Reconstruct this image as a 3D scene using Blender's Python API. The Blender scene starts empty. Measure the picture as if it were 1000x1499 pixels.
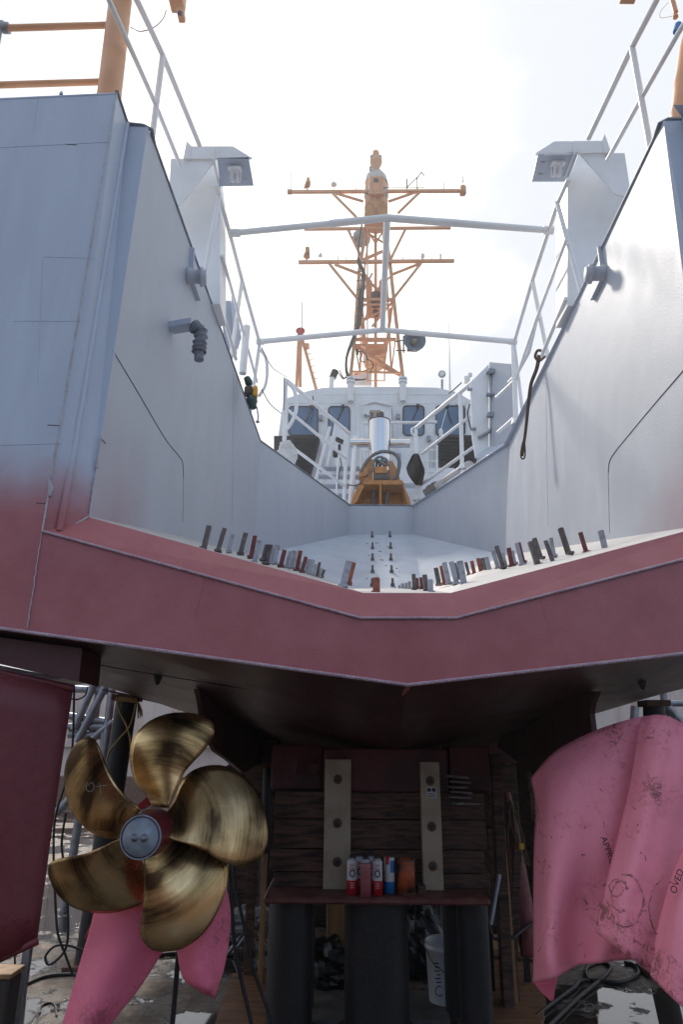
import bpy, math, random
from mathutils import Vector, Matrix
random.seed(7)
R = math.radians
S = bpy.context.scene
COL = S.collection
# ---------------------------------------------------------------- camera
HC = 1.65; TH = R(19.0); RO = 0.010; F = 999.3
cF = Vector((0, math.cos(TH), math.sin(TH))); cR0 = Vector((1, 0, 0)); cU0 = Vector((0, -math.sin(TH), math.cos(TH)))
cR = (cR0*math.cos(RO) + cU0*math.sin(RO)).normalized(); cU = (cU0*math.cos(RO) - cR0*math.sin(RO)).normalized()
CAM = Vector((0, 0, HC))
cd = bpy.data.cameras.new('camera'); cam = bpy.data.objects.new('camera', cd); COL.objects.link(cam)
cd.sensor_fit = 'VERTICAL'; cd.sensor_height = 36; cd.sensor_width = 24; cd.lens = 24; cd.clip_start = 0.05; cd.clip_end = 3000
cam.matrix_world = Matrix(((cR.x, cU.x, -cF.x, 0), (cR.y, cU.y, -cF.y, 0), (cR.z, cU.z, -cF.z, HC), (0, 0, 0, 1)))
S.camera = cam
# ---------------------------------------------------------------- sky, sun, exposure
SUN_EL, SUN_AZ = 45.0, -21.0          # azimuth from +Y towards +X
S.view_settings.view_transform = 'Standard'; S.view_settings.look = 'None'; S.view_settings.exposure = 0.8; S.view_settings.gamma = 1
W = bpy.data.worlds.new('World'); S.world = W; W.use_nodes = True
nt = W.node_tree; nt.nodes.clear(); N = nt.nodes.new; L = nt.links.new
sky = N('ShaderNodeTexSky'); sky.sky_type = 'NISHITA'; sky.sun_disc = False
sky.sun_elevation = R(SUN_EL); sky.sun_rotation = R(SUN_AZ); sky.air_density = 1.0; sky.dust_density = 2.2; sky.ozone_density = 1.2
tc = N('ShaderNodeTexCoord'); mp = N('ShaderNodeMapping'); mp.inputs['Scale'].default_value = (1, 1, 1.9)
L(tc.outputs['Generated'], mp.inputs['Vector'])
nz = N('ShaderNodeTexNoise'); nz.inputs['Scale'].default_value = 2.3; nz.inputs['Detail'].default_value = 8; nz.inputs['Roughness'].default_value = 0.55
L(mp.outputs[0], nz.inputs['Vector'])
rp = N('ShaderNodeValToRGB'); rp.color_ramp.elements[0].position = 0.36; rp.color_ramp.elements[1].position = 0.66
rp.color_ramp.elements[0].color = (0.36, 0.36, 0.36, 1); rp.color_ramp.elements[1].color = (0.92, 0.92, 0.92, 1)
L(nz.outputs['Fac'], rp.inputs['Fac'])
# sunlit cloud bank, brightest around the sun
cdir = Vector((math.sin(R(-7))*math.cos(R(43)), math.cos(R(-7))*math.cos(R(43)), math.sin(R(43))))
dt = N('ShaderNodeVectorMath'); dt.operation = 'DOT_PRODUCT'; dt.inputs[1].default_value = cdir
L(tc.outputs['Generated'], dt.inputs[0])
mr = N('ShaderNodeMapRange'); mr.inputs['From Min'].default_value = 0.935; mr.inputs['From Max'].default_value = 1.0
mr.interpolation_type = 'SMOOTHERSTEP'
dn = N('ShaderNodeMath'); dn.operation = 'MULTIPLY_ADD'; dn.inputs[1].default_value = 0.16   # ragged cloud edge
nb_ = N('ShaderNodeTexNoise'); nb_.inputs['Scale'].default_value = 4.0; nb_.inputs['Detail'].default_value = 7; L(mp.outputs[0], nb_.inputs['Vector'])
sb = N('ShaderNodeMath'); sb.operation = 'SUBTRACT'; sb.inputs[1].default_value = 0.5; L(nb_.outputs['Fac'], sb.inputs[0])
L(sb.outputs[0], dn.inputs[0]); L(dt.outputs['Value'], dn.inputs[2]); L(dn.outputs[0], mr.inputs['Value'])
cm = N('ShaderNodeMix'); cm.data_type = 'RGBA'; cm.inputs['A'].default_value = (3.35, 3.5, 3.75, 1); cm.inputs['B'].default_value = (6.4, 6.1, 5.7, 1)
L(mr.outputs[0], cm.inputs['Factor'])
mx = N('ShaderNodeMix'); mx.data_type = 'RGBA'
mf = N('ShaderNodeMapRange'); mf.inputs['From Min'].default_value = -.2; mf.inputs['From Max'].default_value = .75; mf.inputs['To Min'].default_value = -.45; mf.inputs['To Max'].default_value = .75
L(dt.outputs['Value'], mf.inputs['Value'])
ad = N('ShaderNodeMath'); ad.operation = 'MULTIPLY_ADD'; ad.use_clamp = True; ad.inputs[1].default_value = 1.0
L(mf.outputs[0], ad.inputs[0]); L(rp.outputs['Color'], ad.inputs[2])
L(ad.outputs[0], mx.inputs['Factor']); L(sky.outputs[0], mx.inputs['A']); L(cm.outputs['Result'], mx.inputs['B'])
bg = N('ShaderNodeBackground'); bg.inputs['Strength'].default_value = 0.15; L(mx.outputs['Result'], bg.inputs['Color'])
wo = N('ShaderNodeOutputWorld'); L(bg.outputs[0], wo.inputs['Surface'])
sl = bpy.data.lights.new('sun', 'SUN'); sl.energy = 2.0; sl.angle = R(6.0); sl.color = (1, 0.93, 0.84)
so = bpy.data.objects.new('sun', sl); COL.objects.link(so)
sd = Vector((math.sin(R(SUN_AZ))*math.cos(R(SUN_EL)), math.cos(R(SUN_AZ))*math.cos(R(SUN_EL)), math.sin(R(SUN_EL))))
so.rotation_euler = sd.to_track_quat('Z', 'Y').to_euler(); so.location = sd*30

# ---------------------------------------------------------------- geometry from lines of sight at real depths
def ray(px, py): return cF*F + cR*(px-500) - cU*(py-749.5)
def at(px, py, Y):
    d = ray(px, py); return CAM + d*(Y/d.y)
def atz(px, py, Z):
    d = ray(px, py); return CAM + d*((Z-HC)/d.z)
def plane(a, b, c):
    n = (b-a).cross(c-a).normalized(); return (a, n)
def onp(pl, px, py, off=0.0):
    a, n = pl; d = ray(px, py); t = (a-CAM).dot(n)/d.dot(n); p = CAM + d*t
    s = -1 if n.dot(d) > 0 else 1
    return p + n*s*off
def depth(p): return (p-CAM).dot(cF)
def xc(Y): return 0.305 + 0.045*(Y-3.2)
def mir(p): return Vector((2*xc(p.y)-p.x, p.y, p.z))
def cr(P, n):                                    # catmull-rom resample
    P = [tuple(p) for p in P]; Q = [tuple(2*a-b for a, b in zip(P[0], P[1]))]+P+[tuple(2*a-b for a, b in zip(P[-1], P[-2]))]
    out = []; m = len(P)-1
    for i in range(n+1):
        s = i/n*m; k = min(int(s), m-1); t = s-k
        a, b, c, d = Q[k:k+4]
        out.append(tuple(0.5*(2*b[j]+(c[j]-a[j])*t+(2*a[j]-5*b[j]+4*c[j]-d[j])*t*t+(3*b[j]-a[j]-3*c[j]+d[j])*t**3) for j in range(len(b))))
    return out
class MB:
    def __init__(s): s.v = []; s.f = []; s.sm = []
    def add(s, vs, fs, sm=False):
        o = len(s.v); s.v += [Vector(v) for v in vs]; s.f += [tuple(i+o for i in f) for f in fs]; s.sm += [sm]*len(fs); return s
    def box(s, c, d, M=None, bev=0.0):
        c = Vector(c); x, y, z = d[0]/2, d[1]/2, d[2]/2
        if bev:
            b = min(bev, x*.8, y*.8, z*.8)
            vs = []; fs = []
            for sx in (-1, 1):
                for sy in (-1, 1):
                    for sz in (-1, 1):
                        vs += [(sx*x, sy*(y-b), sz*(z-b)), (sx*(x-b), sy*y, sz*(z-b)), (sx*(x-b), sy*(y-b), sz*z)]
            def ix(sx, sy, sz, k): return (((sx+1)//2)*4+((sy+1)//2)*2+((sz+1)//2))*3+k
            for sx in (-1, 1):
                fs.append([ix(sx, a, b2, 0) for a, b2 in ((-1, -1), (1, -1), (1, 1), (-1, 1))])
                fs.append([ix(a, sx, b2, 1) for a, b2 in ((-1, -1), (1, -1), (1, 1), (-1, 1))])
                fs.append([ix(a, b2, sx, 2) for a, b2 in ((-1, -1), (1, -1), (1, 1), (-1, 1))])
            for a in (-1, 1):
                for b2 in (-1, 1):
                    fs.append([ix(a, b2, -1, 0), ix(a, b2, 1, 0), ix(a, b2, 1, 1), ix(a, b2, -1, 1)])
                    fs.append([ix(a, -1, b2, 0), ix(a, 1, b2, 0), ix(a, 1, b2, 2), ix(a, -1, b2, 2)])
                    fs.append([ix(-1, a, b2, 1), ix(1, a, b2, 1), ix(1, a, b2, 2), ix(-1, a, b2, 2)])
                    for c3 in (-1, 1): fs.append([ix(a, b2, c3, 0), ix(a, b2, c3, 1), ix(a, b2, c3, 2)])
        else:
            vs = [(-x, -y, -z), (x, -y, -z), (x, y, -z), (-x, y, -z), (-x, -y, z), (x, -y, z), (x, y, z), (-x, y, z)]
            fs = [(0, 3, 2, 1), (4, 5, 6, 7), (0, 1, 5, 4), (1, 2, 6, 5), (2, 3, 7, 6), (3, 0, 4, 7)]
        vs = [((M @ Vector(v)) if M else Vector(v))+c for v in vs]
        return s.add(vs, fs)
    def beam(s, a, b, w, h, up=(0, 0, 1), bev=0):
        a, b = Vector(a), Vector(b); d = b-a; l = d.length; z = d.normalized(); u = Vector(up)
        if abs(z.dot(u)) > 0.98: u = Vector((0, 1, 0))
        x = u.cross(z).normalized(); y = z.cross(x)
        M = Matrix((x, y, z)).transposed(); return s.box((a+b)/2, (w, h, l), M, bev)
    def tube(s, pts, r, n=12, cap=True):
        P = [Vector(p) for p in pts]; rr = r if isinstance(r, (list, tuple)) else [r]*len(P)
        vs = []; fs = []; u = None
        for i, p in enumerate(P):
            a = P[max(i-1, 0)]; b = P[min(i+1, len(P)-1)]; t = (b-a)
            t = t.normalized() if t.length > 1e-9 else Vector((0, 0, 1))
            if u is None:
                u = Vector((0, 0, 1)) if abs(t.z) < 0.9 else Vector((0, 1, 0))
            u = (u - t*u.dot(t)); u = u.normalized() if u.length > 1e-6 else t.orthogonal().normalized()
            w = t.cross(u)
            k = 1.0
            if 0 < i < len(P)-1:
                c = max(-1, min(1, (P[i]-a).normalized().dot((b-P[i]).normalized()))); k = min(1.4, 1/max(.5, math.cos(math.acos(c)/2)))
            for j in range(n):
                q = 2*math.pi*j/n; vs.append(p+(u*math.cos(q)+w*math.sin(q))*rr[i]*(k if k > 1.01 else 1))
        for i in range(len(P)-1):
            for j in range(n):
                fs.append((i*n+j, i*n+(j+1) % n, (i+1)*n+(j+1) % n, (i+1)*n+j))
        s.add(vs, fs, True)
        if cap:
            m = len(P)-1
            s.add(vs[:n], [tuple(range(n))[::-1]]); s.add(vs[m*n:], [tuple(range(n))])
        return s
    def cyl(s, a, b, r, n=24, r2=None): return s.tube([a, b], [r, r if r2 is None else r2], n)
    def lathe(s, prof, o, ax=(0, 0, 1), n=28):       # prof (r, h)
        z = Vector(ax).normalized(); x = z.orthogonal().normalized(); y = z.cross(x); o = Vector(o); vs = []; fs = []
        for r, h in prof:
            for j in range(n):
                q = 2*math.pi*j/n; vs.append(o+z*h+(x*math.cos(q)+y*math.sin(q))*r)
        for i in range(len(prof)-1):
            for j in range(n): fs.append((i*n+j, i*n+(j+1) % n, (i+1)*n+(j+1) % n, (i+1)*n+j))
        return s.add(vs, fs, True)
    def plate(s, pts, v):                            # polygon extruded by v
        P = [Vector(p) for p in pts]; v = Vector(v); n = len(P)
        s.add(P+[p+v for p in P], [tuple(range(n))[::-1], tuple(range(n, 2*n))]+[(i, (i+1) % n, (i+1) % n+n, i+n) for i in range(n)])
        return s
    def grid(s, G, th=0.0, sm=True):                 # rows of vectors, optional thickness along the normal
        nu, nv = len(G), len(G[0])
        def nrm(i, j):
            a = G[min(i+1, nu-1)][j]-G[max(i-1, 0)][j]; b = G[i][min(j+1, nv-1)]-G[i][max(j-1, 0)]
            q = a.cross(b); return q.normalized() if q.length > 1e-12 else Vector((0, 1, 0))
        vs = [G[i][j] for i in range(nu) for j in range(nv)]
        fs = [(i*nv+j, i*nv+j+1, (i+1)*nv+j+1, (i+1)*nv+j) for i in range(nu-1) for j in range(nv-1)]
        if not th: return s.add(vs, fs, sm)
        o = nu*nv; vs2 = [G[i][j]+nrm(i, j)*th for i in range(nu) for j in range(nv)]
        fs += [tuple(k+o for k in f[::-1]) for f in fs]
        ring = [j for j in range(nv)]+[i*nv+nv-1 for i in range(1, nu)]+[(nu-1)*nv+j for j in range(nv-2, -1, -1)]+[i*nv for i in range(nu-2, 0, -1)]
        for k in range(len(ring)):
            a, b = ring[k], ring[(k+1) % len(ring)]; fs.append((b, a, a+o, b+o))
        return s.add(vs+vs2, fs, sm)
from mathutils.bvhtree import BVHTree
def bvh(*mbs):
    V = []; Fc = []
    for q in mbs:
        o = len(V); V += [tuple(v) for v in q.v]; Fc += [tuple(i+o for i in f) for f in q.f]
    return BVHTree.FromPolygons(V, Fc)
def hit(T, px, py, off=.002):
    d = ray(px, py).normalized(); p, n_, i, ds = T.ray_cast(CAM, d)
    return None if p is None else p-d*off
def run(m_, T, pts, r_, off=.001, n=40):
    P = [hit(T, x, y, off) for x, y in cr(pts, n)]; P = [p for p in P if p is not None]
    if len(P) > 1: m_.tube(P, r_ if not callable(r_) else [r_(i/len(P)) for i in range(len(P))], 6)
ORG = {}
def mesh_obj(name, mb, m, org):
    me = bpy.data.meshes.new(name); me.from_pydata([tuple(v-org) for v in mb.v], [], mb.f)
    me.polygons.foreach_set('use_smooth', mb.sm); me.materials.append(m); me.update()
    o = bpy.data.objects.new(name, me); COL.objects.link(o); return o
KEEP = {'can_text_lines', 'bucket_print', 'sticker_print', 'weld_bead', 'hull_seam', 'chalk_mark', 'ramp_scuff', 'plating_weld', 'mesh'}
def pieces(mb, gap=.012):
    n = len(mb.v); par = list(range(n))
    def f(i):
        while par[i] != i: par[i] = par[par[i]]; i = par[i]
        return i
    for fc in mb.f:
        a = f(fc[0])
        for k in fc[1:]: par[f(k)] = a
    g = {}
    for i in range(n): g.setdefault(f(i), []).append(i)
    B = [[[min(mb.v[i][k] for i in ix)-gap for k in range(3)], [max(mb.v[i][k] for i in ix)+gap for k in range(3)], set(ix)] for ix in g.values()]
    ch = True
    while ch:
        ch = False
        for i in range(len(B)):
            for j in range(i+1, len(B)):
                a, b = B[i], B[j]
                if all(a[0][k] <= b[1][k] and b[0][k] <= a[1][k] for k in range(3)):
                    B[i] = [[min(a[0][k], b[0][k]) for k in range(3)], [max(a[1][k], b[1][k]) for k in range(3)], a[2] | b[2]]; del B[j]; ch = True; break
            if ch: break
    if len(B) == 1: return [mb]
    out = []
    for b in B:
        ix = sorted(b[2]); mp_ = {v: k for k, v in enumerate(ix)}; q = MB(); q.v = [mb.v[i] for i in ix]
        for fc, sm in zip(mb.f, mb.sm):
            if fc[0] in mp_: q.f.append(tuple(mp_[i] for i in fc)); q.sm.append(sm)
        out.append(q)
    return out
def part(name, mb, m, parent, label=None):
    if name not in KEEP:
        ps = pieces(mb)
        if 1 < len(ps) <= 30:
            first = None
            for q in ps:
                o = part1(name, q, m, parent, label)
                if first is None or len(q.v) > first[0]: first = (len(q.v), o)
            return first[1]
    return part1(name, mb, m, parent, label)
def part1(name, mb, m, parent, label=None):
    org = ORG[parent.name]; o = mesh_obj(name, mb, m, org); o.parent = parent; ORG[o.name] = org
    if label: o['label'] = label
    return o
def tag(o, label, cat, group=None):
    o['label'] = label; o['category'] = cat
    if group: o['group'] = group
    return o
def thing(name, loc, label, cat, group=None):
    o = bpy.data.objects.new(name, None); o.empty_display_size = .1; COL.objects.link(o); o.location = loc; ORG[o.name] = Vector(loc)
    return tag(o, label, cat, group)
def solo(name, mb, m, label, cat, group=None):
    xs = [v.x for v in mb.v]; ys = [v.y for v in mb.v]; zs = [v.z for v in mb.v]
    org = Vector(((min(xs)+max(xs))/2, (min(ys)+max(ys))/2, min(zs)))
    o = mesh_obj(name, mb, m, org); o.location = org; ORG[o.name] = org; return tag(o, label, cat, group)
def struct(name, mb, m):
    o = mesh_obj(name, mb, m, Vector((0, 0, 0))); o['kind'] = 'structure'; ORG[o.name] = Vector((0, 0, 0)); return o
def copy_tree(o, parent=None):
    c = o.copy(); COL.objects.link(c); c.parent = parent
    for ch in o.children: copy_tree(ch, c)
    return c

# ---------------------------------------------------------------- materials
def mat(name, col, rough=0.5, metal=0.0, col2=None, ns=6.0, amt=1.0, lo=.35, hi=.7, bump=0.0, bs=30.0, stretch=(1, 1, 1), spec=0.5, rvar=0.0, coat=0.0, det=6, dist=0.0):
    m = bpy.data.materials.new(name); m.use_nodes = True; t = m.node_tree; b = t.nodes['Principled BSDF']; l = t.links.new; n = t.nodes.new
    b.inputs['Base Color'].default_value = (*col, 1); b.inputs['Roughness'].default_value = rough; b.inputs['Metallic'].default_value = metal
    b.inputs['Specular IOR Level'].default_value = spec; b.inputs['Coat Weight'].default_value = coat
    tcn = n('ShaderNodeTexCoord'); mpn = n('ShaderNodeMapping'); mpn.inputs['Scale'].default_value = stretch; l(tcn.outputs['Object'], mpn.inputs['Vector'])
    nn = n('ShaderNodeTexNoise'); nn.inputs['Scale'].default_value = ns; nn.inputs['Detail'].default_value = det; nn.inputs['Distortion'].default_value = dist
    l(mpn.outputs[0], nn.inputs['Vector'])
    m['_c'] = 0
    if col2:
        rpn = n('ShaderNodeValToRGB'); rpn.color_ramp.elements[0].position = lo; rpn.color_ramp.elements[1].position = hi
        rpn.color_ramp.elements[0].color = (*col, 1); rpn.color_ramp.elements[1].color = (*[a*(1-amt)+c*amt for a, c in zip(col, col2)], 1)
        l(nn.outputs['Fac'], rpn.inputs['Fac']); l(rpn.outputs['Color'], b.inputs['Base Color'])
    if rvar:
        r_ = n('ShaderNodeMapRange'); r_.inputs['To Min'].default_value = max(.02, rough-rvar); r_.inputs['To Max'].default_value = min(1, rough+rvar)
        r_.inputs['From Min'].default_value = .3; r_.inputs['From Max'].default_value = .7
        l(nn.outputs['Fac'], r_.inputs['Value']); l(r_.outputs[0], b.inputs['Roughness'])
    if bump:
        nb = n('ShaderNodeTexNoise'); nb.inputs['Scale'].default_value = bs; nb.inputs['Detail'].default_value = 5; l(mpn.outputs[0], nb.inputs['Vector'])
        bp = n('ShaderNodeBump'); bp.inputs['Strength'].default_value = bump; bp.inputs['Distance'].default_value = 0.02
        l(nb.outputs['Fac'], bp.inputs['Height']); l(bp.outputs[0], b.inputs['Normal'])
    return m
def hull_mat(name, grey, red, red2, rough, kind):
    """sprayed hull paint: grey topcoat over red antifouling with a dusty overspray edge"""
    m = bpy.data.materials.new(name); m.use_nodes = True; t = m.node_tree; b = t.nodes['Principled BSDF']; l = t.links.new; n = t.nodes.new
    ge = n('ShaderNodeNewGeometry'); sp = n('ShaderNodeSeparateXYZ'); l(ge.outputs['Position'], sp.inputs[0])
    n1 = n('ShaderNodeTexNoise'); n1.inputs['Scale'].default_value = 2.4; n1.inputs['Detail'].default_value = 9; n1.inputs['Roughness'].default_value = .62; l(ge.outputs['Position'], n1.inputs['Vector'])
    def math_(op, a, c, d=None, clamp=False):
        q = n('ShaderNodeMath'); q.operation = op; q.use_clamp = clamp
        for i, v in enumerate((a, c, d)):
            if v is None: continue
            if isinstance(v, (int, float)): q.inputs[i].default_value = v
            else: l(v, q.inputs[i])
        return q.outputs[0]
    if kind == 'transom':
        h = math_('MULTIPLY_ADD', sp.outputs['X'], 0.055, sp.outputs['Z'])
        h = math_('MULTIPLY_ADD', n1.outputs['Fac'], 0.34, h)
        mrn = n('ShaderNodeMapRange'); mrn.inputs['From Min'].default_value = 2.78; mrn.inputs['From Max'].default_value = 3.24; mrn.interpolation_type = 'SMOOTHSTEP'
        l(h, mrn.inputs['Value']); fac = mrn.outputs[0]
    elif kind == 'wall':
        cx = n('ShaderNodeVectorMath'); cx.operation = 'DISTANCE'; l(ge.outputs['Position'], cx.inputs[0]); cx.inputs[1].default_value = (-1.42, 3.7, 2.75)
        cy = n('ShaderNodeVectorMath'); cy.operation = 'DISTANCE'; l(ge.outputs['Position'], cy.inputs[0]); cy.inputs[1].default_value = (2.1, 3.7, 2.75)
        h = math_('MINIMUM', cx.outputs['Value'], cy.outputs['Value'])
        h = math_('MULTIPLY_ADD', n1.outputs['Fac'], 0.5, h)
        mrn = n('ShaderNodeMapRange'); mrn.inputs['From Min'].default_value = .1; mrn.inputs['From Max'].default_value = 1.1; mrn.inputs['To Min'].default_value = .45; mrn.interpolation_type = 'SMOOTHSTEP'
        l(h, mrn.inputs['Value']); fac = mrn.outputs[0]
    else: fac = None
    # streaky dust in the grey, faint blotches in the red
    ms = n('ShaderNodeMapping'); ms.inputs['Scale'].default_value = (5, 2.2, .8); l(ge.outputs['Position'], ms.inputs['Vector'])
    n2 = n('ShaderNodeTexNoise'); n2.inputs['Scale'].default_value = 1.3; n2.inputs['Detail'].default_value = 8; n2.inputs['Distortion'].default_value = .8; l(ms.outputs[0], n2.inputs['Vector'])
    g = n('ShaderNodeValToRGB'); g.color_ramp.elements[0].position = .3; g.color_ramp.elements[1].position = .72
    g.color_ramp.elements[0].color = (*[c*.93 for c in grey], 1); g.color_ramp.elements[1].color = (*[min(1, c*1.05) for c in grey], 1); l(n2.outputs['Fac'], g.inputs['Fac'])
    n3 = n('ShaderNodeTexNoise'); n3.inputs['Scale'].default_value = 2.2; n3.inputs['Detail'].default_value = 10; n3.inputs['Roughness'].default_value = .7; l(ge.outputs['Position'], n3.inputs['Vector'])
    r = n('ShaderNodeValToRGB'); r.color_ramp.elements[0].position = .35; r.color_ramp.elements[1].position = .68
    r.color_ramp.elements[0].color = (*red, 1); r.color_ramp.elements[1].color = (*red2, 1); l(n3.outputs['Fac'], r.inputs['Fac'])
    if fac is not None:
        mxn = n('ShaderNodeMix'); mxn.data_type = 'RGBA'; l(fac, mxn.inputs['Factor']); l(r.outputs[0], mxn.inputs['A']); l(g.outputs[0], mxn.inputs['B']); out = mxn.outputs['Result']
    else: out = r.outputs[0]
    n4 = n('ShaderNodeTexNoise'); n4.inputs['Scale'].default_value = 90; n4.inputs['Detail'].default_value = 3; l(ge.outputs['Position'], n4.inputs['Vector'])
    n5 = n('ShaderNodeTexNoise'); n5.inputs['Scale'].default_value = 1.1; n5.inputs['Detail'].default_value = 2; l(ge.outputs['Position'], n5.inputs['Vector'])
    hh = math_('MULTIPLY_ADD', n5.outputs['Fac'], 9.0, n4.outputs['Fac'])
    bp = n('ShaderNodeBump'); bp.inputs['Strength'].default_value = .14; bp.inputs['Distance'].default_value = .012; l(hh, bp.inputs['Height']); l(bp.outputs[0], b.inputs['Normal'])
    l(out, b.inputs['Base Color'])
    rr = n('ShaderNodeMapRange'); rr.inputs['To Min'].default_value = rough-.1; rr.inputs['To Max'].default_value = rough+.15; l(n2.outputs['Fac'], rr.inputs['Value']); l(rr.outputs[0], b.inputs['Roughness'])
    return m
GREY = (.46, .52, .63); RED = (.325, .086, .097); RED2 = (.41, .135, .148)
M_tr = hull_mat('transom_paint', GREY, RED, RED2, .42, 'transom')
M_wall = hull_mat('ramp_wall_paint', (.44, .47, .53), RED, RED2, .50, 'wall')
M_red = hull_mat('antifouling_red', GREY, RED, RED2, .45, 'red')
M_bot = hull_mat('hull_bottom_shaded_red', GREY, (.045, .012, .014), (.085, .026, .028), .36, 'red')  # antifouling red darkened, underside shade put into the colour
M_ramp = mat('ramp_paint', (.50, .56, .64), .5, col2=(.42, .47, .55), ns=3, bump=.1, bs=60)
M_white = mat('white_paint', (.86, .86, .86), .38, col2=(.78, .78, .77), ns=3.5, bump=.05, bs=60)
M_lip = mat('ramp_lip_paint', (.50, .485, .475), .55, col2=(.40, .35, .34), ns=5, lo=.45, hi=.8, bump=.2, bs=50)
M_bead = mat('weld_bead', (.52, .40, .47), .5, col2=(.40, .26, .33), ns=14, bump=.8, bs=120)
M_bead_g = mat('weld_bead_grey', (.55, .58, .64), .5, col2=(.42, .38, .42), ns=14, bump=.7, bs=120)
M_edge = mat('edge_steel', (.10, .12, .15), .45, col2=(.2, .23, .27), ns=9)
M_seam = mat('dark_seam', (.10, .10, .12), .6)
M_orange = mat('flare_paled_buff', (.76, .37, .18), .42, col2=(.64, .30, .14), ns=4, bump=.05, bs=70)  # buff made paler to put lens flare into the mast colour
M_buffdark = mat('buff_machinery', (.58, .24, .05), .45, col2=(.40, .15, .03), ns=8, bump=.15, bs=40)
M_glass = mat('sky_reflect_glass', (.05, .12, .22), .06, spec=.9, coat=.5)  # blue base colour carries the sky reflection
M_rub = mat('black_rubber', (.02, .02, .022), .5, bump=.1)
M_steel = mat('polished_steel', (.72, .70, .68), .17, 1.0, rvar=.06, ns=9, stretch=(1, 1, 8))
M_galv = mat('galvanised_tube', (.30, .33, .37), .42, .6, col2=(.22, .22, .24), ns=14)
M_dark = mat('black_steel', (.008, .007, .009), .55, col2=(.018, .014, .014), ns=4, lo=.4, hi=.8, bump=.15, bs=40)
M_black = mat('black_cloth', (.012, .012, .014), .8, bump=.3, bs=60)
M_pink = None
M_wood = mat('old_timber', (.15, .075, .052), .8, col2=(.02, .011, .009), ns=2.6, stretch=(1.2, 3, 9), dist=2.0, lo=.3, hi=.68, bump=.5, bs=14)
M_woodl = mat('pale_timber', (.36, .21, .10), .65, col2=(.22, .12, .05), ns=3, stretch=(6, 6, .8), bump=.3, bs=14)
M_woodr = mat('red_painted_timber', (.12, .022, .026), .7, col2=(.03, .012, .012), ns=3, bump=.3, bs=20)
M_cream = mat('cream_plate', (.36, .30, .22), .6, col2=(.16, .10, .07), ns=5, lo=.45, hi=.85, bump=.1, bs=40)
M_rust = mat('rusty_steel', (.16, .07, .045), .7, col2=(.07, .03, .025), ns=12, bump=.4)
M_stubs = [mat('stub_grey_paint', (.36, .38, .43), .5, col2=(.2, .15, .15), ns=25, lo=.5, hi=.75), mat('stub_bare_steel', (.17, .155, .15), .5, .3, col2=(.09, .06, .05), ns=25),
           mat('stub_red_primer', (.22, .045, .045), .6, col2=(.1, .03, .03), ns=25), mat('stub_orange_primer', (.40, .10, .06), .6, col2=(.2, .06, .04), ns=25)]
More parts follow.
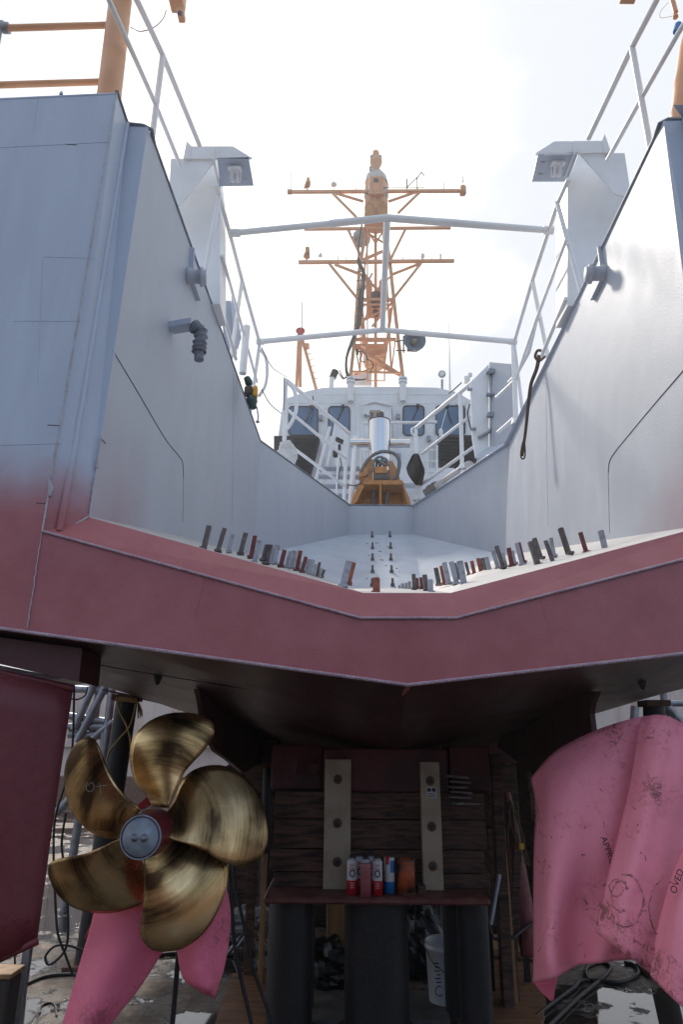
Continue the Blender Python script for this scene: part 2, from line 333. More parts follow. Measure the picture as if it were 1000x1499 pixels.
# bronze: broad dark and gold bands stand in for reflections, over grinding marks
HUBX, HUBZ = at(205.5, 1225.5, 3.74).x, at(205.5, 1225.5, 3.74).z
def bronze():
    m = bpy.data.materials.new('propeller_bronze'); m.use_nodes = True; t = m.node_tree; b = t.nodes['Principled BSDF']; l = t.links.new; n = t.nodes.new
    ge = n('ShaderNodeNewGeometry'); mp_ = n('ShaderNodeMapping'); mp_.inputs['Scale'].default_value = (1, .6, 1); l(ge.outputs['Position'], mp_.inputs[0])
    mp_.inputs['Location'].default_value = (-HUBX, 0, -HUBZ)
    w = n('ShaderNodeTexWave'); w.wave_type = 'RINGS'; w.rings_direction = 'Y'; w.inputs['Scale'].default_value = 1.7; w.inputs['Distortion'].default_value = 7; w.inputs['Detail'].default_value = 4; w.inputs['Detail Scale'].default_value = .7
    l(mp_.outputs[0], w.inputs['Vector'])
    a = n('ShaderNodeTexNoise'); a.inputs['Scale'].default_value = 3; a.inputs['Detail'].default_value = 6; l(ge.outputs['Position'], a.inputs['Vector'])
    f = n('ShaderNodeTexNoise'); f.inputs['Scale'].default_value = 160; f.inputs['Detail'].default_value = 2; l(ge.outputs['Position'], f.inputs['Vector'])
    # fine grinding marks run around the hub: noise in polar coordinates
    sx = n('ShaderNodeSeparateXYZ'); l(mp_.outputs[0], sx.inputs[0])
    def M_(op, a_, b_=None):
        q_ = n('ShaderNodeMath'); q_.operation = op
        for i_, v_ in enumerate((a_, b_)):
            if v_ is None: continue
            if isinstance(v_, (int, float)): q_.inputs[i_].default_value = v_
            else: l(v_, q_.inputs[i_])
        return q_.outputs[0]
    rad = M_('SQRT', M_('ADD', M_('MULTIPLY', sx.outputs['X'], sx.outputs['X']), M_('MULTIPLY', sx.outputs['Z'], sx.outputs['Z'])))
    ang = M_('ARCTAN2', sx.outputs['Z'], sx.outputs['X'])
    cv = n('ShaderNodeCombineXYZ'); l(M_('MULTIPLY', rad, 60.0), cv.inputs[0]); l(M_('MULTIPLY', ang, 1.6), cv.inputs[1])
    sk = n('ShaderNodeTexNoise'); sk.inputs['Scale'].default_value = 1.0; sk.inputs['Detail'].default_value = 5; l(cv.outputs[0], sk.inputs['Vector'])
    cv2_ = n('ShaderNodeCombineXYZ'); l(M_('MULTIPLY', rad, 9.0), cv2_.inputs[0]); l(M_('MULTIPLY', ang, 1.1), cv2_.inputs[1])
    sk2 = n('ShaderNodeTexNoise'); sk2.inputs['Scale'].default_value = 1.0; sk2.inputs['Detail'].default_value = 3; sk2.inputs['Distortion'].default_value = .6; l(cv2_.outputs[0], sk2.inputs['Vector'])
    m0 = M_('ADD', M_('MULTIPLY', sk.outputs['Fac'], .34), M_('MULTIPLY', sk2.outputs['Fac'], .5))
    m1 = M_('SUBTRACT', M_('ADD', m0, a.outputs['Fac']), .42)
    mu = n('ShaderNodeMath'); mu.operation = 'MULTIPLY_ADD'; l(w.outputs['Fac'], mu.inputs[0]); mu.inputs[1].default_value = .26; l(m1, mu.inputs[2])
    r = n('ShaderNodeValToRGB'); e = r.color_ramp.elements; e[0].position = .42; e[0].color = (.085, .05, .024, 1); e[1].position = .86; e[1].color = (.80, .55, .27, 1)
    x = e.new(.62); x.color = (.44, .28, .12, 1)
    l(mu.outputs[0], r.inputs[0]); l(r.outputs[0], b.inputs['Base Color'])
    q = n('ShaderNodeMapRange'); q.inputs['From Min'].default_value = .3; q.inputs['From Max'].default_value = 1.1; q.inputs['To Min'].default_value = .32; q.inputs['To Max'].default_value = .2; l(mu.outputs[0], q.inputs[0]); l(q.outputs[0], b.inputs['Roughness'])
    b.inputs['Metallic'].default_value = .95
    ss = n('ShaderNodeMath'); ss.operation = 'MULTIPLY_ADD'; l(sk.outputs['Fac'], ss.inputs[0]); ss.inputs[1].default_value = 1.0; l(f.outputs['Fac'], ss.inputs[2])
    bp = n('ShaderNodeBump'); bp.inputs['Strength'].default_value = .12; bp.inputs['Distance'].default_value = .004; l(ss.outputs[0], bp.inputs['Height']); l(bp.outputs[0], b.inputs['Normal'])
    return m
M_bronze = bronze()
def pink(name, c, dirt):
    m = bpy.data.materials.new(name); m.use_nodes = True; t = m.node_tree; b = t.nodes['Principled BSDF']; l = t.links.new; n = t.nodes.new
    ge = n('ShaderNodeNewGeometry')
    a = n('ShaderNodeTexNoise'); a.inputs['Scale'].default_value = 26; a.inputs['Detail'].default_value = 12; a.inputs['Roughness'].default_value = .75; a.inputs['Distortion'].default_value = 1.2; l(ge.outputs['Position'], a.inputs['Vector'])
    g = n('ShaderNodeTexNoise'); g.inputs['Scale'].default_value = 3.6; g.inputs['Detail'].default_value = 5; l(ge.outputs['Position'], g.inputs['Vector'])
    mu = n('ShaderNodeMath'); mu.operation = 'MULTIPLY'; l(a.outputs['Fac'], mu.inputs[0]); l(g.outputs['Fac'], mu.inputs[1])
    r = n('ShaderNodeValToRGB'); e = r.color_ramp.elements; e[0].position = .25; e[0].color = (*c, 1); e[1].position = .37; e[1].color = (.17*dirt+c[0]*(1-dirt), .05*dirt+c[1]*(1-dirt), .045*dirt+c[2]*(1-dirt), 1)
    x = e.new(.315); x.color = (c[0]*.9, c[1]*.85, c[2]*.85, 1)
    l(mu.outputs[0], r.inputs[0]); l(r.outputs[0], b.inputs['Base Color']); b.inputs['Roughness'].default_value = .55
    b.inputs['Subsurface Weight'].default_value = 0
    f = n('ShaderNodeTexNoise'); f.inputs['Scale'].default_value = 9; f.inputs['Detail'].default_value = 8; l(ge.outputs['Position'], f.inputs['Vector'])
    bp = n('ShaderNodeBump'); bp.inputs['Strength'].default_value = .4; bp.inputs['Distance'].default_value = .025; l(f.outputs['Fac'], bp.inputs['Height']); l(bp.outputs[0], b.inputs['Normal'])
    return m
M_pink = pink('pink_rubber_sheet', (.84, .26, .34), .8); M_pink2 = pink('pink_sheet_clean', (.84, .18, .28), .5)

# ================================================================ THE SHIP
YT = 3.2
ship = thing('patrol_ship', (0.4, 6.0, 1.3), 'grey and white patrol ship with red bottom, open stern ramp and buff lattice mast', 'ship')
c_ot = at(171, 137, YT); ZT = c_ot.z                              # top of the bulwark
mir0 = mir; sh = atz(972, 177, ZT)-mir0(atz(216, 186, ZT))
def mir(p):                                                       # the other side, its upper corner a little wider
    q = mir0(p); return q+sh*max(0, min(1, (q.z-2.75)/(ZT-2.75))) if q.y < 3.9 else q
k0 = at(62, 778, YT); kL = at(527, 905, YT); kR = at(668, 905, YT)
kR0 = mir(k0); c_otR = mir(c_ot)
vb = at(597, 1003, YT); bl1 = at(0, 920, YT); br1 = at(1000, 957, YT)
def ext(a, b, X):
    t = (X-a.x)/(b.x-a.x); return a+(b-a)*t
XL, XR = xc(YT)-2.72, xc(YT)+2.72
bL = ext(vb, bl1, XL); bR = ext(vb, br1, XR)
tl = ext(c_ot, at(0, 145, YT), XL); tr = Vector((XR, YT, tl.z))
NORM = Vector((0, .02, 0))
m = MB(); m.plate([bL, tl, c_ot, k0, kL, kR, kR0, c_otR, tr, bR, vb], NORM)
transom = part('transom', m, M_tr, ship)
# hull shell: sides, bottom, deck
def sect(Y, hk, hch, w):
    x = xc(Y); return [Vector((x-w, Y, ZT)), Vector((x-w*1.0, Y, HC+hch)), Vector((x-w*.5, Y, HC+(hk+hch)/2-.015)), Vector((x, Y, HC+hk)), Vector((x+w*.5, Y, HC+(hk+hch)/2-.015)), Vector((x+w, Y, HC+hch)), Vector((x+w, Y, ZT))]
s0 = [tl, bL, (bL+vb)/2, vb, (bR+vb)/2, bR, tr]
s0 = [p+NORM for p in s0]
secs = [s0, sect(4.2, .09, .60, 2.72), sect(5.2, -.04, .57, 2.72), sect(7, -.22, .52, 2.7), sect(9, -.35, .46, 2.65), sect(13, -.45, .42, 2.5), sect(18, -.4, .6, 1.9), sect(24, .6, 2.2, .6), sect(26.5, 2.6, 3.0, .05)]
m = MB()
for i in range(len(secs)-1):
    a, b = secs[i], secs[i+1]
    for j in (0, 5): m.add([a[j], a[j+1], b[j+1], b[j]], [(0, 1, 2, 3)])
part('hull_side', m, M_tr, ship)
m = MB()
for i in range(len(secs)-1):
    a, b = secs[i], secs[i+1]
    for j in (1, 2, 3, 4): m.add([a[j], a[j+1], b[j+1], b[j]], [(0, 1, 2, 3)])
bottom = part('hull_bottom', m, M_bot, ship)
# return faces beside the ramp opening
e1t = atz(186, 184, ZT); e1b = at(88, 782, 3.25)
e2t = atz(216, 186, ZT); e2b = at(130, 757, 3.34)
m = MB(); m.add([c_ot, e1t, e1b, k0], [(0, 1, 2, 3)]); m.add([e1t, e2t, e2b, e1b], [(0, 1, 2, 3)])
mm = [mir(p) for p in (c_ot, e1t, e1b, k0)]; m.add(mm, [(3, 2, 1, 0)]); mm = [mir(p) for p in (e1t, e2t, e2b, e1b)]; m.add(mm, [(3, 2, 1, 0)])
part('transom_return', m, M_tr, ship)
m = MB()
for q in (lambda p: p, mir):
    m.tube([q(e1t+Vector((.0, -.015, 0))), q(e1b+Vector((.0, -.015, .01)))], .019, 12)
part('corner_bar', m, M_tr, ship)
# ramp walls, with a crease, to the end wall
cLt = atz(381, 646, ZT); cRt = atz(745, 649, ZT); eLt = atz(512, 740, ZT); eRt = atz(605, 740, ZT)
YE = eLt.y; eRt = at(605, 740, YE); eRt.z = ZT
cLb = at(372, 813, cLt.y); cRb = at(722+18, 813, cRt.y); eLb = at(511, 783, YE); eRb = at(605, 782, YE)
e2tR = mir(e2t); e2bR = mir(e2b)
e2tR = atz(972, 177, ZT)
B0 = at(532, 868, 3.29); C0 = at(660, 868, 3.29); B1 = at(514, 861, 8.0); C1 = at(618, 861, 8.0)
D0 = mir(e2b)
m = MB()
def quad_grid(a, b, c, d, n=10):
    return [[(a.lerp(b, j/n)).lerp(d.lerp(c, j/n), i/n) for j in range(n+1)] for i in range(n+1)]
m.grid(quad_grid(e2t, cLt, cLb, e2b), -.012, False); TL = bvh(m)
wL = part('ramp_wall', m, M_wall, ship, 'left side wall of the stern ramp, in shade')
m = MB(); m.grid(quad_grid(cLt, eLt, eLb, cLb), -.012, False); part('ramp_wall', m, M_wall, ship)
m = MB(); m.grid(quad_grid(cRt, e2tR, D0, cRb), -.012, False); TR = bvh(m)
wR = part('ramp_wall', m, M_wall, ship, 'right side wall of the stern ramp, sunlit')
m = MB(); m.grid(quad_grid(eRt, cRt, cRb, eRb), -.012, False); part('ramp_wall', m, M_wall, ship)
m = MB(); m.plate([eLt, eRt, eRb, eLb], (0, .02, 0)); part('ramp_end_wall', m, M_wall, ship)
# sloped red band from knuckle to rim
def band(a, b, c, d): m.add([a, b, c, d], [(0, 1, 2, 3)])
m = MB(); band(k0, kL, B0, e2b); band(kL, kR, C0, B0); band(kR, kR0, D0, C0)
part('sill_band', m, M_red, ship)
m = MB(); band(e2b, B0, B1, cLb); band(B0, C0, C1, B1); band(C0, D0, cRb, C1)
part('ramp_lip', m, M_lip, ship)
m = MB(); band(cLb, B1, eLb, eLb); m = MB()
m.add([cLb, B1, eLb], [(0, 1, 2)]); m.add([B1, C1, eRb, eLb], [(0, 1, 2, 3)]); m.add([C1, cRb, eRb], [(0, 1, 2)])
ramp = part('ramp_floor', m, M_ramp, ship)
# weld beads
o = Vector((0, -.006, 0))
m = MB(); m.tube([bL+o, bl1+o, vb+o, br1+o, bR+o], .0085, 8); m.tube([k0+o, kL+o, kR+o, kR0+o], .007, 8)
part('weld_bead', m, M_bead, ship)
m = MB(); m.tube([e1b+o*2, e2b+o], .006, 6); m.tube([c_ot+o, k0+o], .0045, 6)
g = [at(62-22*t, 778+142*t, YT)+o+Vector((random.uniform(-.003, .003), 0, 0)) for t in [i/30 for i in range(31)]]
m.tube(g, [random.uniform(.0015, .0035) for _ in g], 6)
m.tube([at(71, 700, YT-.004), at(74, 715, YT-.004), at(72, 726, YT-.004)], [.006, .013, .008], 8); m.tube([at(84, 640, YT-.002), at(73, 700, YT-.002)], [.003, .008], 8)
g = [e2b.lerp(e2t, i/24*.17)+Vector((random.uniform(-.003, .003), -.004, 0)) for i in range(25)]; m.tube(g, [random.uniform(.003, .006) for _ in g], 6)
m.tube([e2b.lerp(e2t, .1)+o, e2b.lerp(e2t, .14)+o], [.009, .004], 6)
part('weld_bead', m, M_bead_g, ship)
# caulk strip along the wall foot
m = MB(); m.tube([e2b, e2b.lerp(cLb, .35), e2b.lerp(cLb, .8)], [.004, .012, .005], 6); part('weld_bead', m, M_lip, ship)
plL = plane(e2t, cLt, e2b); plR = plane(e2tR, cRt, D0)
# seams and scratches on transom + walls
for T_, P_, r_ in ((TL, ((165, 514), (200, 572), (240, 640), (262, 668), (267, 678), (268, 700)), .004), (TL, ((268, 700), (268, 730), (267, 765)), .0018), (TR, ((1003, 540), (960, 590), (925, 632), (900, 663), (893, 676), (891, 692)), .0042),
                   (TR, ((891, 692), (892, 735), (893, 780)), .0018), (TL, ((146, 641), (150, 645), (154, 649)), .0035), (TL, ((342, 480), (341, 620), (339, 770)), .0014), (TR, ((800, 560), (801, 660), (803, 770)), .0014)):
    m = MB(); run(m, T_, P_, r_); part('hull_seam', m, M_seam, ship)
for a, b in (((96, 211), (112, 212)), ((69, 622), (88, 623)), ((52, 736), (68, 737))): m = MB(); m.tube([at(*a, YT-.001), at(*b, YT-.001)], .0022, 6); part('hull_seam', m, M_seam, ship)
for P_ in (((0, 216), (158, 208)), ((56, 140), (48, 190)), ((-5, 652), (90, 649)), ((62, 378), (54, 560)), ((62, 376), (138, 378)), ((20, 470), (118, 470)), ((300, 846), (285, 905)), ((790, 868), (805, 930))):
    m = MB(); m.tube([at(*p, YT-.0005) for p in P_], .0013, 6); part('plating_weld', m, M_tr, ship)
# edge bar along the top of the walls
m = MB()
m.tube([c_ot+Vector((0, -.01, .008)), e1t.lerp(c_ot, .1)+Vector((0, 0, .012)), e1t+Vector((.01, 0, .012)), e2t+Vector((-.03, 0, .012)), e2t+Vector((.015, .03, .01)), e2t.lerp(cLt, .03)+Vector((0, 0, .01)), cLt+Vector((0, 0, .01)), eLt+Vector((0, 0, .01)), eRt+Vector((0, 0, .01)), cRt+Vector((0, 0, .01)), cRt.lerp(e2tR, .97)+Vector((0, 0, .01)), e2tR+Vector((-.01, .03, .01)), e2tR+Vector((.03, 0, .012)), mir(e1t)+Vector((0, 0, .012)), mir(c_ot)+Vector((0, 0, .01))], .0125, 8)
part('bulwark_edge_bar', m, M_edge, ship)
# deck
dk = -.012
m = MB()
def dz(p): return Vector((p.x, p.y, ZT+dk))
for q in (lambda p: p, mir):
    a = [dz(q(Vector((XL, YT+.03, 0)))), dz(q(Vector((c_ot.x-.02, YT+.03, 0)))), dz(q(e1t)), dz(q(e2t)), dz(q(cLt)), dz(q(eLt)), dz(q(Vector((xc(YE)-2.6, YE, 0))))]
    m.add(a, [tuple(range(7))])
m.add([Vector((xc(YE)-2.6, YE, ZT+dk)), Vector((xc(YE)+2.6, YE, ZT+dk)), Vector((xc(18)+1.9, 18, ZT+dk)), Vector((xc(26)+.1, 26.4, ZT+dk)), Vector((xc(26)-.1, 26.4, ZT+dk)), Vector((xc(18)-1.9, 18, ZT+dk))], [(0, 1, 2, 3, 4, 5)])
part('deck', m, M_tr, ship)
# rounded edge bar of the outer bulwark top
m = MB(); m.tube([tl+Vector((0, .01, 0)), c_ot+Vector((0, .01, 0))], .014, 8); m.tube([tr+Vector((0, .01, 0)), c_otR+Vector((0, .01, 0))], .014, 8)
p = at(89, 139, YT+.01); m.lathe([(.012, 0), (.012, .015), (.004, .03), (0, .04)], p, n=10)
part('bulwark_edge_bar', m, M_tr, ship)
# bolts on the ramp floor
pb = plane(B1, C1, eRb)
bolt0 = None
for (ax, bx, y) in ((545, 571, 786), (545.5, 572, 803), (545.5, 572.5, 820), (545.5, 573.5, 838), (545, 575, 858)):
    for x in (ax, bx):
        p = onp(pb, x, y)
        if bolt0 is None:
            mb = MB(); org = p; mb.box(p+Vector((0, 0, .003)), (.05, .05, .01)); mb.cyl(p, p+Vector((0, -.01, .095)), .016, 10); mb.cyl(p+Vector((0, 0, .012)), p+Vector((0, 0, .032)), .028, 6)
            bolt0 = part('ramp_stud', mb, M_stubs[1], ramp); o0 = p
        else:
            c = bolt0.copy(); COL.objects.link(c); c.parent = ramp; c.location = p-o0; c.rotation_euler = (0, 0, 0)
            # scale stays 1: same stud
# painted drips/scuffs near the studs
m = MB()
for _ in range(14):
    x, y = random.uniform(536, 590), random.uniform(792, 850); p = onp(pb, x, y, .002); m.tube([p, p+Vector((random.uniform(-.06, .06), random.uniform(-.03, .05), .0))], .005, 5)
part('ramp_scuff', m, M_stubs[1], ramp)
# bunk support stubs
stubs = [ # bottom px, bottom py, top px, top py, width px, depth Y, colour
 (297, 801, 305, 769, 6, 3.75, 1), (319, 805, 329, 773, 6, 3.9, 1), (335, 806, 341, 781, 5, 4.1, 0), (352, 809, 360, 780, 6, 4.2, 1), (367, 814, 373, 784, 6, 4.2, 2),
 (372, 822, 379, 791, 6, 4.0, 0), (384, 818, 390, 797, 5, 4.6, 1), (389, 823, 396, 797, 7, 4.6, 1), (395, 822, 402, 803, 5, 5.0, 0), (402, 823, 407, 798, 6, 4.9, 0), (411, 827, 417, 805, 6, 5.0, 2),
 (419, 828, 425, 807, 5, 5.1, 0), (426, 829, 431, 806, 7, 5.2, 0), (434, 832, 440, 806, 6, 5.3, 2), (437, 833, 440, 822, 4, 5.6, 0), (442, 835, 448, 815, 5, 5.6, 2), (448, 836, 452, 818, 5, 5.8, 0), (454, 838, 459, 819, 5, 6.0, 0),
 (459, 840, 463, 826, 4, 6.2, 0), (464, 841, 468, 823, 4, 6.4, 1), (467, 842, 471, 832, 4, 6.6, 0), (471, 843, 475, 834, 4, 6.8, 1),
 (502, 857, 511, 821, 9, 3.8, 0), (510, 853, 518, 823, 7, 4.0, 3), (550, 866, 550, 845, 8, 3.68, 3),
 (885, 0, 0, 0, 0, 0, 0)]
stubs = stubs[:-1]+[
 (889, 803, 882, 776, 6, 3.75, 0), (859, 807, 850, 779, 6, 3.85, 2), (835, 808, 823, 772, 6, 3.9, 1), (812, 812, 807, 787, 5, 4.1, 0), (811, 824, 799, 791, 6, 3.8, 1), (794, 815, 784, 787, 5, 4.2, 1), (789, 825, 778, 792, 7, 3.9, 1),
 (767, 821, 760, 794, 5, 4.4, 2), (765, 825, 757, 795, 6, 4.3, 0), (754, 823, 750, 806, 5, 4.6, 0), (750, 827, 745, 802, 6, 4.5, 2), (741, 828, 736, 809, 5, 4.7, 0), (737, 829, 727, 799, 6, 4.4, 1), (730, 830, 722, 806, 6, 4.8, 0),
 (718, 834, 713, 815, 5, 5.0, 0), (714, 835, 709, 816, 5, 5.1, 1), (710, 834, 705, 817, 5, 5.3, 1), (705, 837, 700, 817, 5, 5.2, 3), (695, 839, 691, 821, 5, 5.3, 3), (687, 840, 682, 823, 4, 5.5, 1),
 (680, 857, 673, 821, 8, 3.9, 0), (672, 845, 666, 824, 5, 4.9, 1), (669, 853, 661, 822, 7, 4.2, 0), (658, 852, 651, 823, 6, 4.5, 0), (651, 853, 646, 828, 5, 4.6, 3), (643, 854, 638, 831, 6, 4.8, 1),
 (632, 866, 631, 848, 6, 3.7, 0), (625, 861, 622, 841, 6, 4.2, 1), (618, 859, 617, 845, 5, 5.0, 2), (612, 859, 611, 846, 4, 5.5, 2), (607, 860, 606, 840, 5, 5.0, 1), (600, 860, 600, 851, 4, 6.5, 0), (595, 860, 595, 853, 4, 7, 0), (590, 860, 590, 854, 4, 7.3, 0), (585, 860, 585, 856, 3, 7.6, 0)]
for bx, by, tx, ty, w, Y, ci in stubs:
    a = at(bx, by+1.5, Y); b = at(tx, ty, Y); s = depth(a)/F*w*1.08
    mb = MB(); t = .18
    d = (b-a); x = Vector((1, 0, 0)); zz = d.normalized(); y_ = zz.cross(x).normalized(); x = y_.cross(zz); lw = s
    # angle iron: two thin flanges
    ang = random.uniform(-.5, .5)
    u = x*math.cos(ang)+y_*math.sin(ang); v = -x*math.sin(ang)+y_*math.cos(ang)
    if random.random() < .5: u = -u
    c0 = a-u*lw*.5
    mb.plate([c0, c0+u*lw, c0+u*lw+d, c0+d], v*lw*.2)
    mb.plate([c0+v*lw*.2, c0+v*lw*.9, c0+v*lw*.9+d*.99, c0+v*lw*.2+d*.99], u*lw*.2)
    mb.box(a, (s*1.5, s*1.5, .014))
    part('support_stub', mb, M_stubs[ci], ramp)
# fairlead rollers on both ramp walls
def roller(pl, c, side, verts_plate, name='fairlead'):
    ctr = onp(pl, *c); n_ = pl[1].copy()
    if n_.x*side > 0: n_ = -n_
    n_ = Vector((-side, .10, 0)).normalized()
    mb = MB()
    P = [onp(pl, *v, .0) for v in verts_plate]; mb.plate([P[0], P[1], P[1]+n_*.12, P[0]+n_*.12], Vector((0, 0, .018)))
    mb = MB()
    w = .17
    for a, b in ((P[0], P[1]), (P[1], P[2])):
        mb.plate([a, b, b+n_*.035, a+n_*.035], Vector((0, .02, .004)))
    o_ = part(name, mb, M_tr if side < 0 else M_wall, ship)
    mb = MB(); mb.lathe([(0, -.02), (.062, -.02), (.068, .02), (.058, .03), (.056, .10), (.078, .105), (.078, .125), (.062, .13), (.06, .15), (0, .15)], ctr, n_, 28)
    part('roller', mb, M_wall, o_)
roller(plL, (274, 404), -1, ((278, 362), (276, 408), (287, 439)))
roller(plR, (886, 400), 1, ((882, 360), (888, 405), (872, 438)))
# capped pipe wrapped in tape on the left wall
a = onp(plL, 250, 480); b = at(283, 480, a.y-.05); b.z = a.z
mb = MB(); mb.beam(a, b, .10, .045); br = part('wrapped_fitting', mb, M_tr, ship)
mb = MB(); pts = [at(284, 478, b.y-.01), at(290, 482, b.y-.02), at(294, 488, b.y-.02), at(292, 503, b.y-.02), at(291, 515, b.y-.02)]
pts = [Vector(q) for q in cr(pts, 22)]; rr = [.042+.010*math.sin(i*2.1)+random.uniform(-.004, .004) for i in range(23)]
mb.tube(pts, rr, 14); mb.cyl(pts[-1], at(291, 527, b.y-.02), .034, 16)
M_wrap = mat('grey_wrap_cloth', (.22, .24, .28), .75, col2=(.15, .16, .19), ns=20, bump=.9, bs=22); part('cloth_wrap', mb, M_wrap, br)

# ---------------------------------------------------------------- railings
ZR = ZT+1.06; ZM = ZT+.56
def railing(tops, mids, posts, extra=(), r=.021, label=None):
    mb = MB()
    for T in tops: mb.tube(T, r, 12)
    for T in mids: mb.tube(T, r*.8, 10)
    for T, q in extra: mb.tube(T, q, 10)
    o_ = part('railing', mb, M_white, ship, label)
    for a, b in posts:
        mb = MB(); mb.tube([a, b], r*1.05, 12); part('post', mb, M_white, o_)
    return o_
def post(px, py, z0=None, zt=None):
    t = atz(px, py, zt if zt else ZR); k = (t.y-e2t.y)/(cLt.y-e2t.y); b = Vector((t.x, t.y, ZT+.01))     # foot stands on the bulwark, never inboard of it
    if k < 1: b.x = min(b.x, e2t.x+(cLt.x-e2t.x)*k-.03) if px < 550 else max(b.x, e2tR.x+(cRt.x-e2tR.x)*(t.y-e2tR.y)/(cRt.y-e2tR.y)+.03)
    return (t, b)
lt = [atz(x, y, ZR) for x, y in ((180, -45), (200, 0), (238, 81), (292, 213))]
lt2 = [atz(x, y, ZR) for x, y in ((316, 270), (333, 330), (354, 410), (380, 502))]
lm = [atz(x, y, ZM) for x, y in ((150, -20), (186, 60), (226, 150), (264, 243))]
lm2 = [atz(x, y, ZM) for x, y in ((325, 374), (350, 465), (376, 559))]
railing([lt, lt2], [lm, lm2], [post(238, 81), post(354, 412), post(380, 503), post(321, 285)],
        [([atz(321, 440, ZT+.1), atz(345, 526, ZT+.1)], .02), (cr([at(381, 512, 6.9), at(389, 524, 6.9), at(391, 545, 6.9), at(388, 565, 6.9), at(379, 580, 6.9)], 16), .018)], label='white railing on the left bulwark')
rt = [atz(x, y, ZR) for x, y in ((985, -45), (962, 0), (926, 69), (862, 203))]
rt2 = [atz(x, y, ZR) for x, y in ((833, 262), (818, 295), (780, 410), (753, 502))]
rm = [atz(x, y, ZM) for x, y in ((1030, -10), (994, 48), (943, 138), (890, 234))]
rm2 = [atz(x, y, ZM) for x, y in ((830, 350), (787, 465), (756, 555))]
railing([rt, rt2], [rm, rm2], [post(926, 69), post(816, 296), post(780, 411), post(753, 503)],
        [([atz(829, 437, ZT+.1), atz(794, 520, ZT+.1)], .02)], label='white railing on the right bulwark')
# cross bars between the rails with a centre stanchion
def xbar(l, c, r_, rad):
    zz = ZR+.02; a, b = atz(*l, zz), atz(*r_, zz); y = (a.y+b.y)/2; cc = at(*c, y)
    return a, cc, b
mb = MB(); a, c, b = xbar((344, 341), (567, 319), (803, 337), .03)
mb.tube([a, a.lerp(c, .62), a.lerp(c, .99), c.lerp(b, .01), c.lerp(b, .45), b], [.031, .031, .036, .036, .036, .031], 14)
mb.tube([a.lerp(c, .62), c, c.lerp(b, .44)], .038, 14)
a2, c2, b2 = xbar((381, 500), (560, 483), (751, 500), .03); mb.tube([a2, c2, b2], .036, 14)
mb.tube([c, at(560, 483, c2.y)], .036, 14)
for q in (a, b, a2, b2): mb.cyl(q-Vector((.05, 0, 0)), q+Vector((.05, 0, 0)), .042, 12)
part('lifeline_bar', mb, M_white, ship)
# inner rails beside the working deck
def rl(pts, Y, r, m_): m_.tube([at(x, y, Y) if len((x, y)) == 2 else 0 for x, y in pts], r, 12)
mb = MB(); YI = 11.3
P = lambda x, y, Y=YI: at(x, y, Y)
mb.tube([P(421, 558, 9.9), P(511, 634, 11.2)], .034); mb.tube([P(421, 600, 9.9), P(508, 672, 11.2)], .026); mb.tube([P(424, 652, 9.9), P(505, 712, 11.2)], .026)
il = part('railing', mb, M_white, ship, 'white rail beside the left edge of the working deck')
for (x, y, x2, y2, Y) in ((418, 555, 416, 664, 9.9), (508, 632, 504, 730, 11.2), (495, 670, 493, 728, 11.5)):
    b_ = P(x2, y2, Y); mb = MB(); mb.tube([P(x, y, Y), b_, Vector((b_.x, b_.y, min(b_.z-.01, ZT)))], .034 if x != 495 else .022); part('post', mb, M_white, il)
mb = MB(); mb.tube(cr([P(421, 560, 9.8), P(431, 572, 9.8), P(434, 595, 9.8), P(430, 612, 9.8), P(421, 627, 9.8)], 16), .03); part('handle', mb, M_white, il)
mb = MB(); mb.tube([P(609, 627, 11.2), P(694, 558, 9.9)], .036); mb.tube([P(617, 665, 11.2), P(694, 605, 9.9)], .026); mb.tube([P(612, 713, 11.2), P(697, 652, 9.9)], .028)
mb.tube([P(727, 582, 8.6), P(753, 558, 8.2)], .022); mb.tube([P(729, 633, 8.6), P(753, 612, 8.2)], .022)
mb.tube([P(745, 560, 8.4), P(757, 548, 8.2), P(775, 515, 7.6), P(786, 468, 6.9)], .022)
ir = part('railing', mb, M_white, ship, 'white rail beside the right edge of the working deck')
for (x, y, x2, y2, Y) in ((609, 628, 611, 733, 11.2), (674, 573, 677, 687, 10.2), (752, 505, 756, 622, 8.2)):
    b_ = P(x2, y2, Y); mb = MB(); mb.tube([P(x, y, Y), b_, Vector((b_.x, b_.y, min(b_.z-.01, ZT)))], .034); mb.lathe([(.07, 0), (.06, .05), (.034, .09)], P(x2, y2, Y), n=12); part('post', mb, M_white, ir)
mb = MB(); mb.tube(cr([P(612, 626, 11.2), P(604, 627, 11.2), P(603, 634, 11.2), P(609, 640, 11.2)], 8), .02); part('handle', mb, M_white, ir)

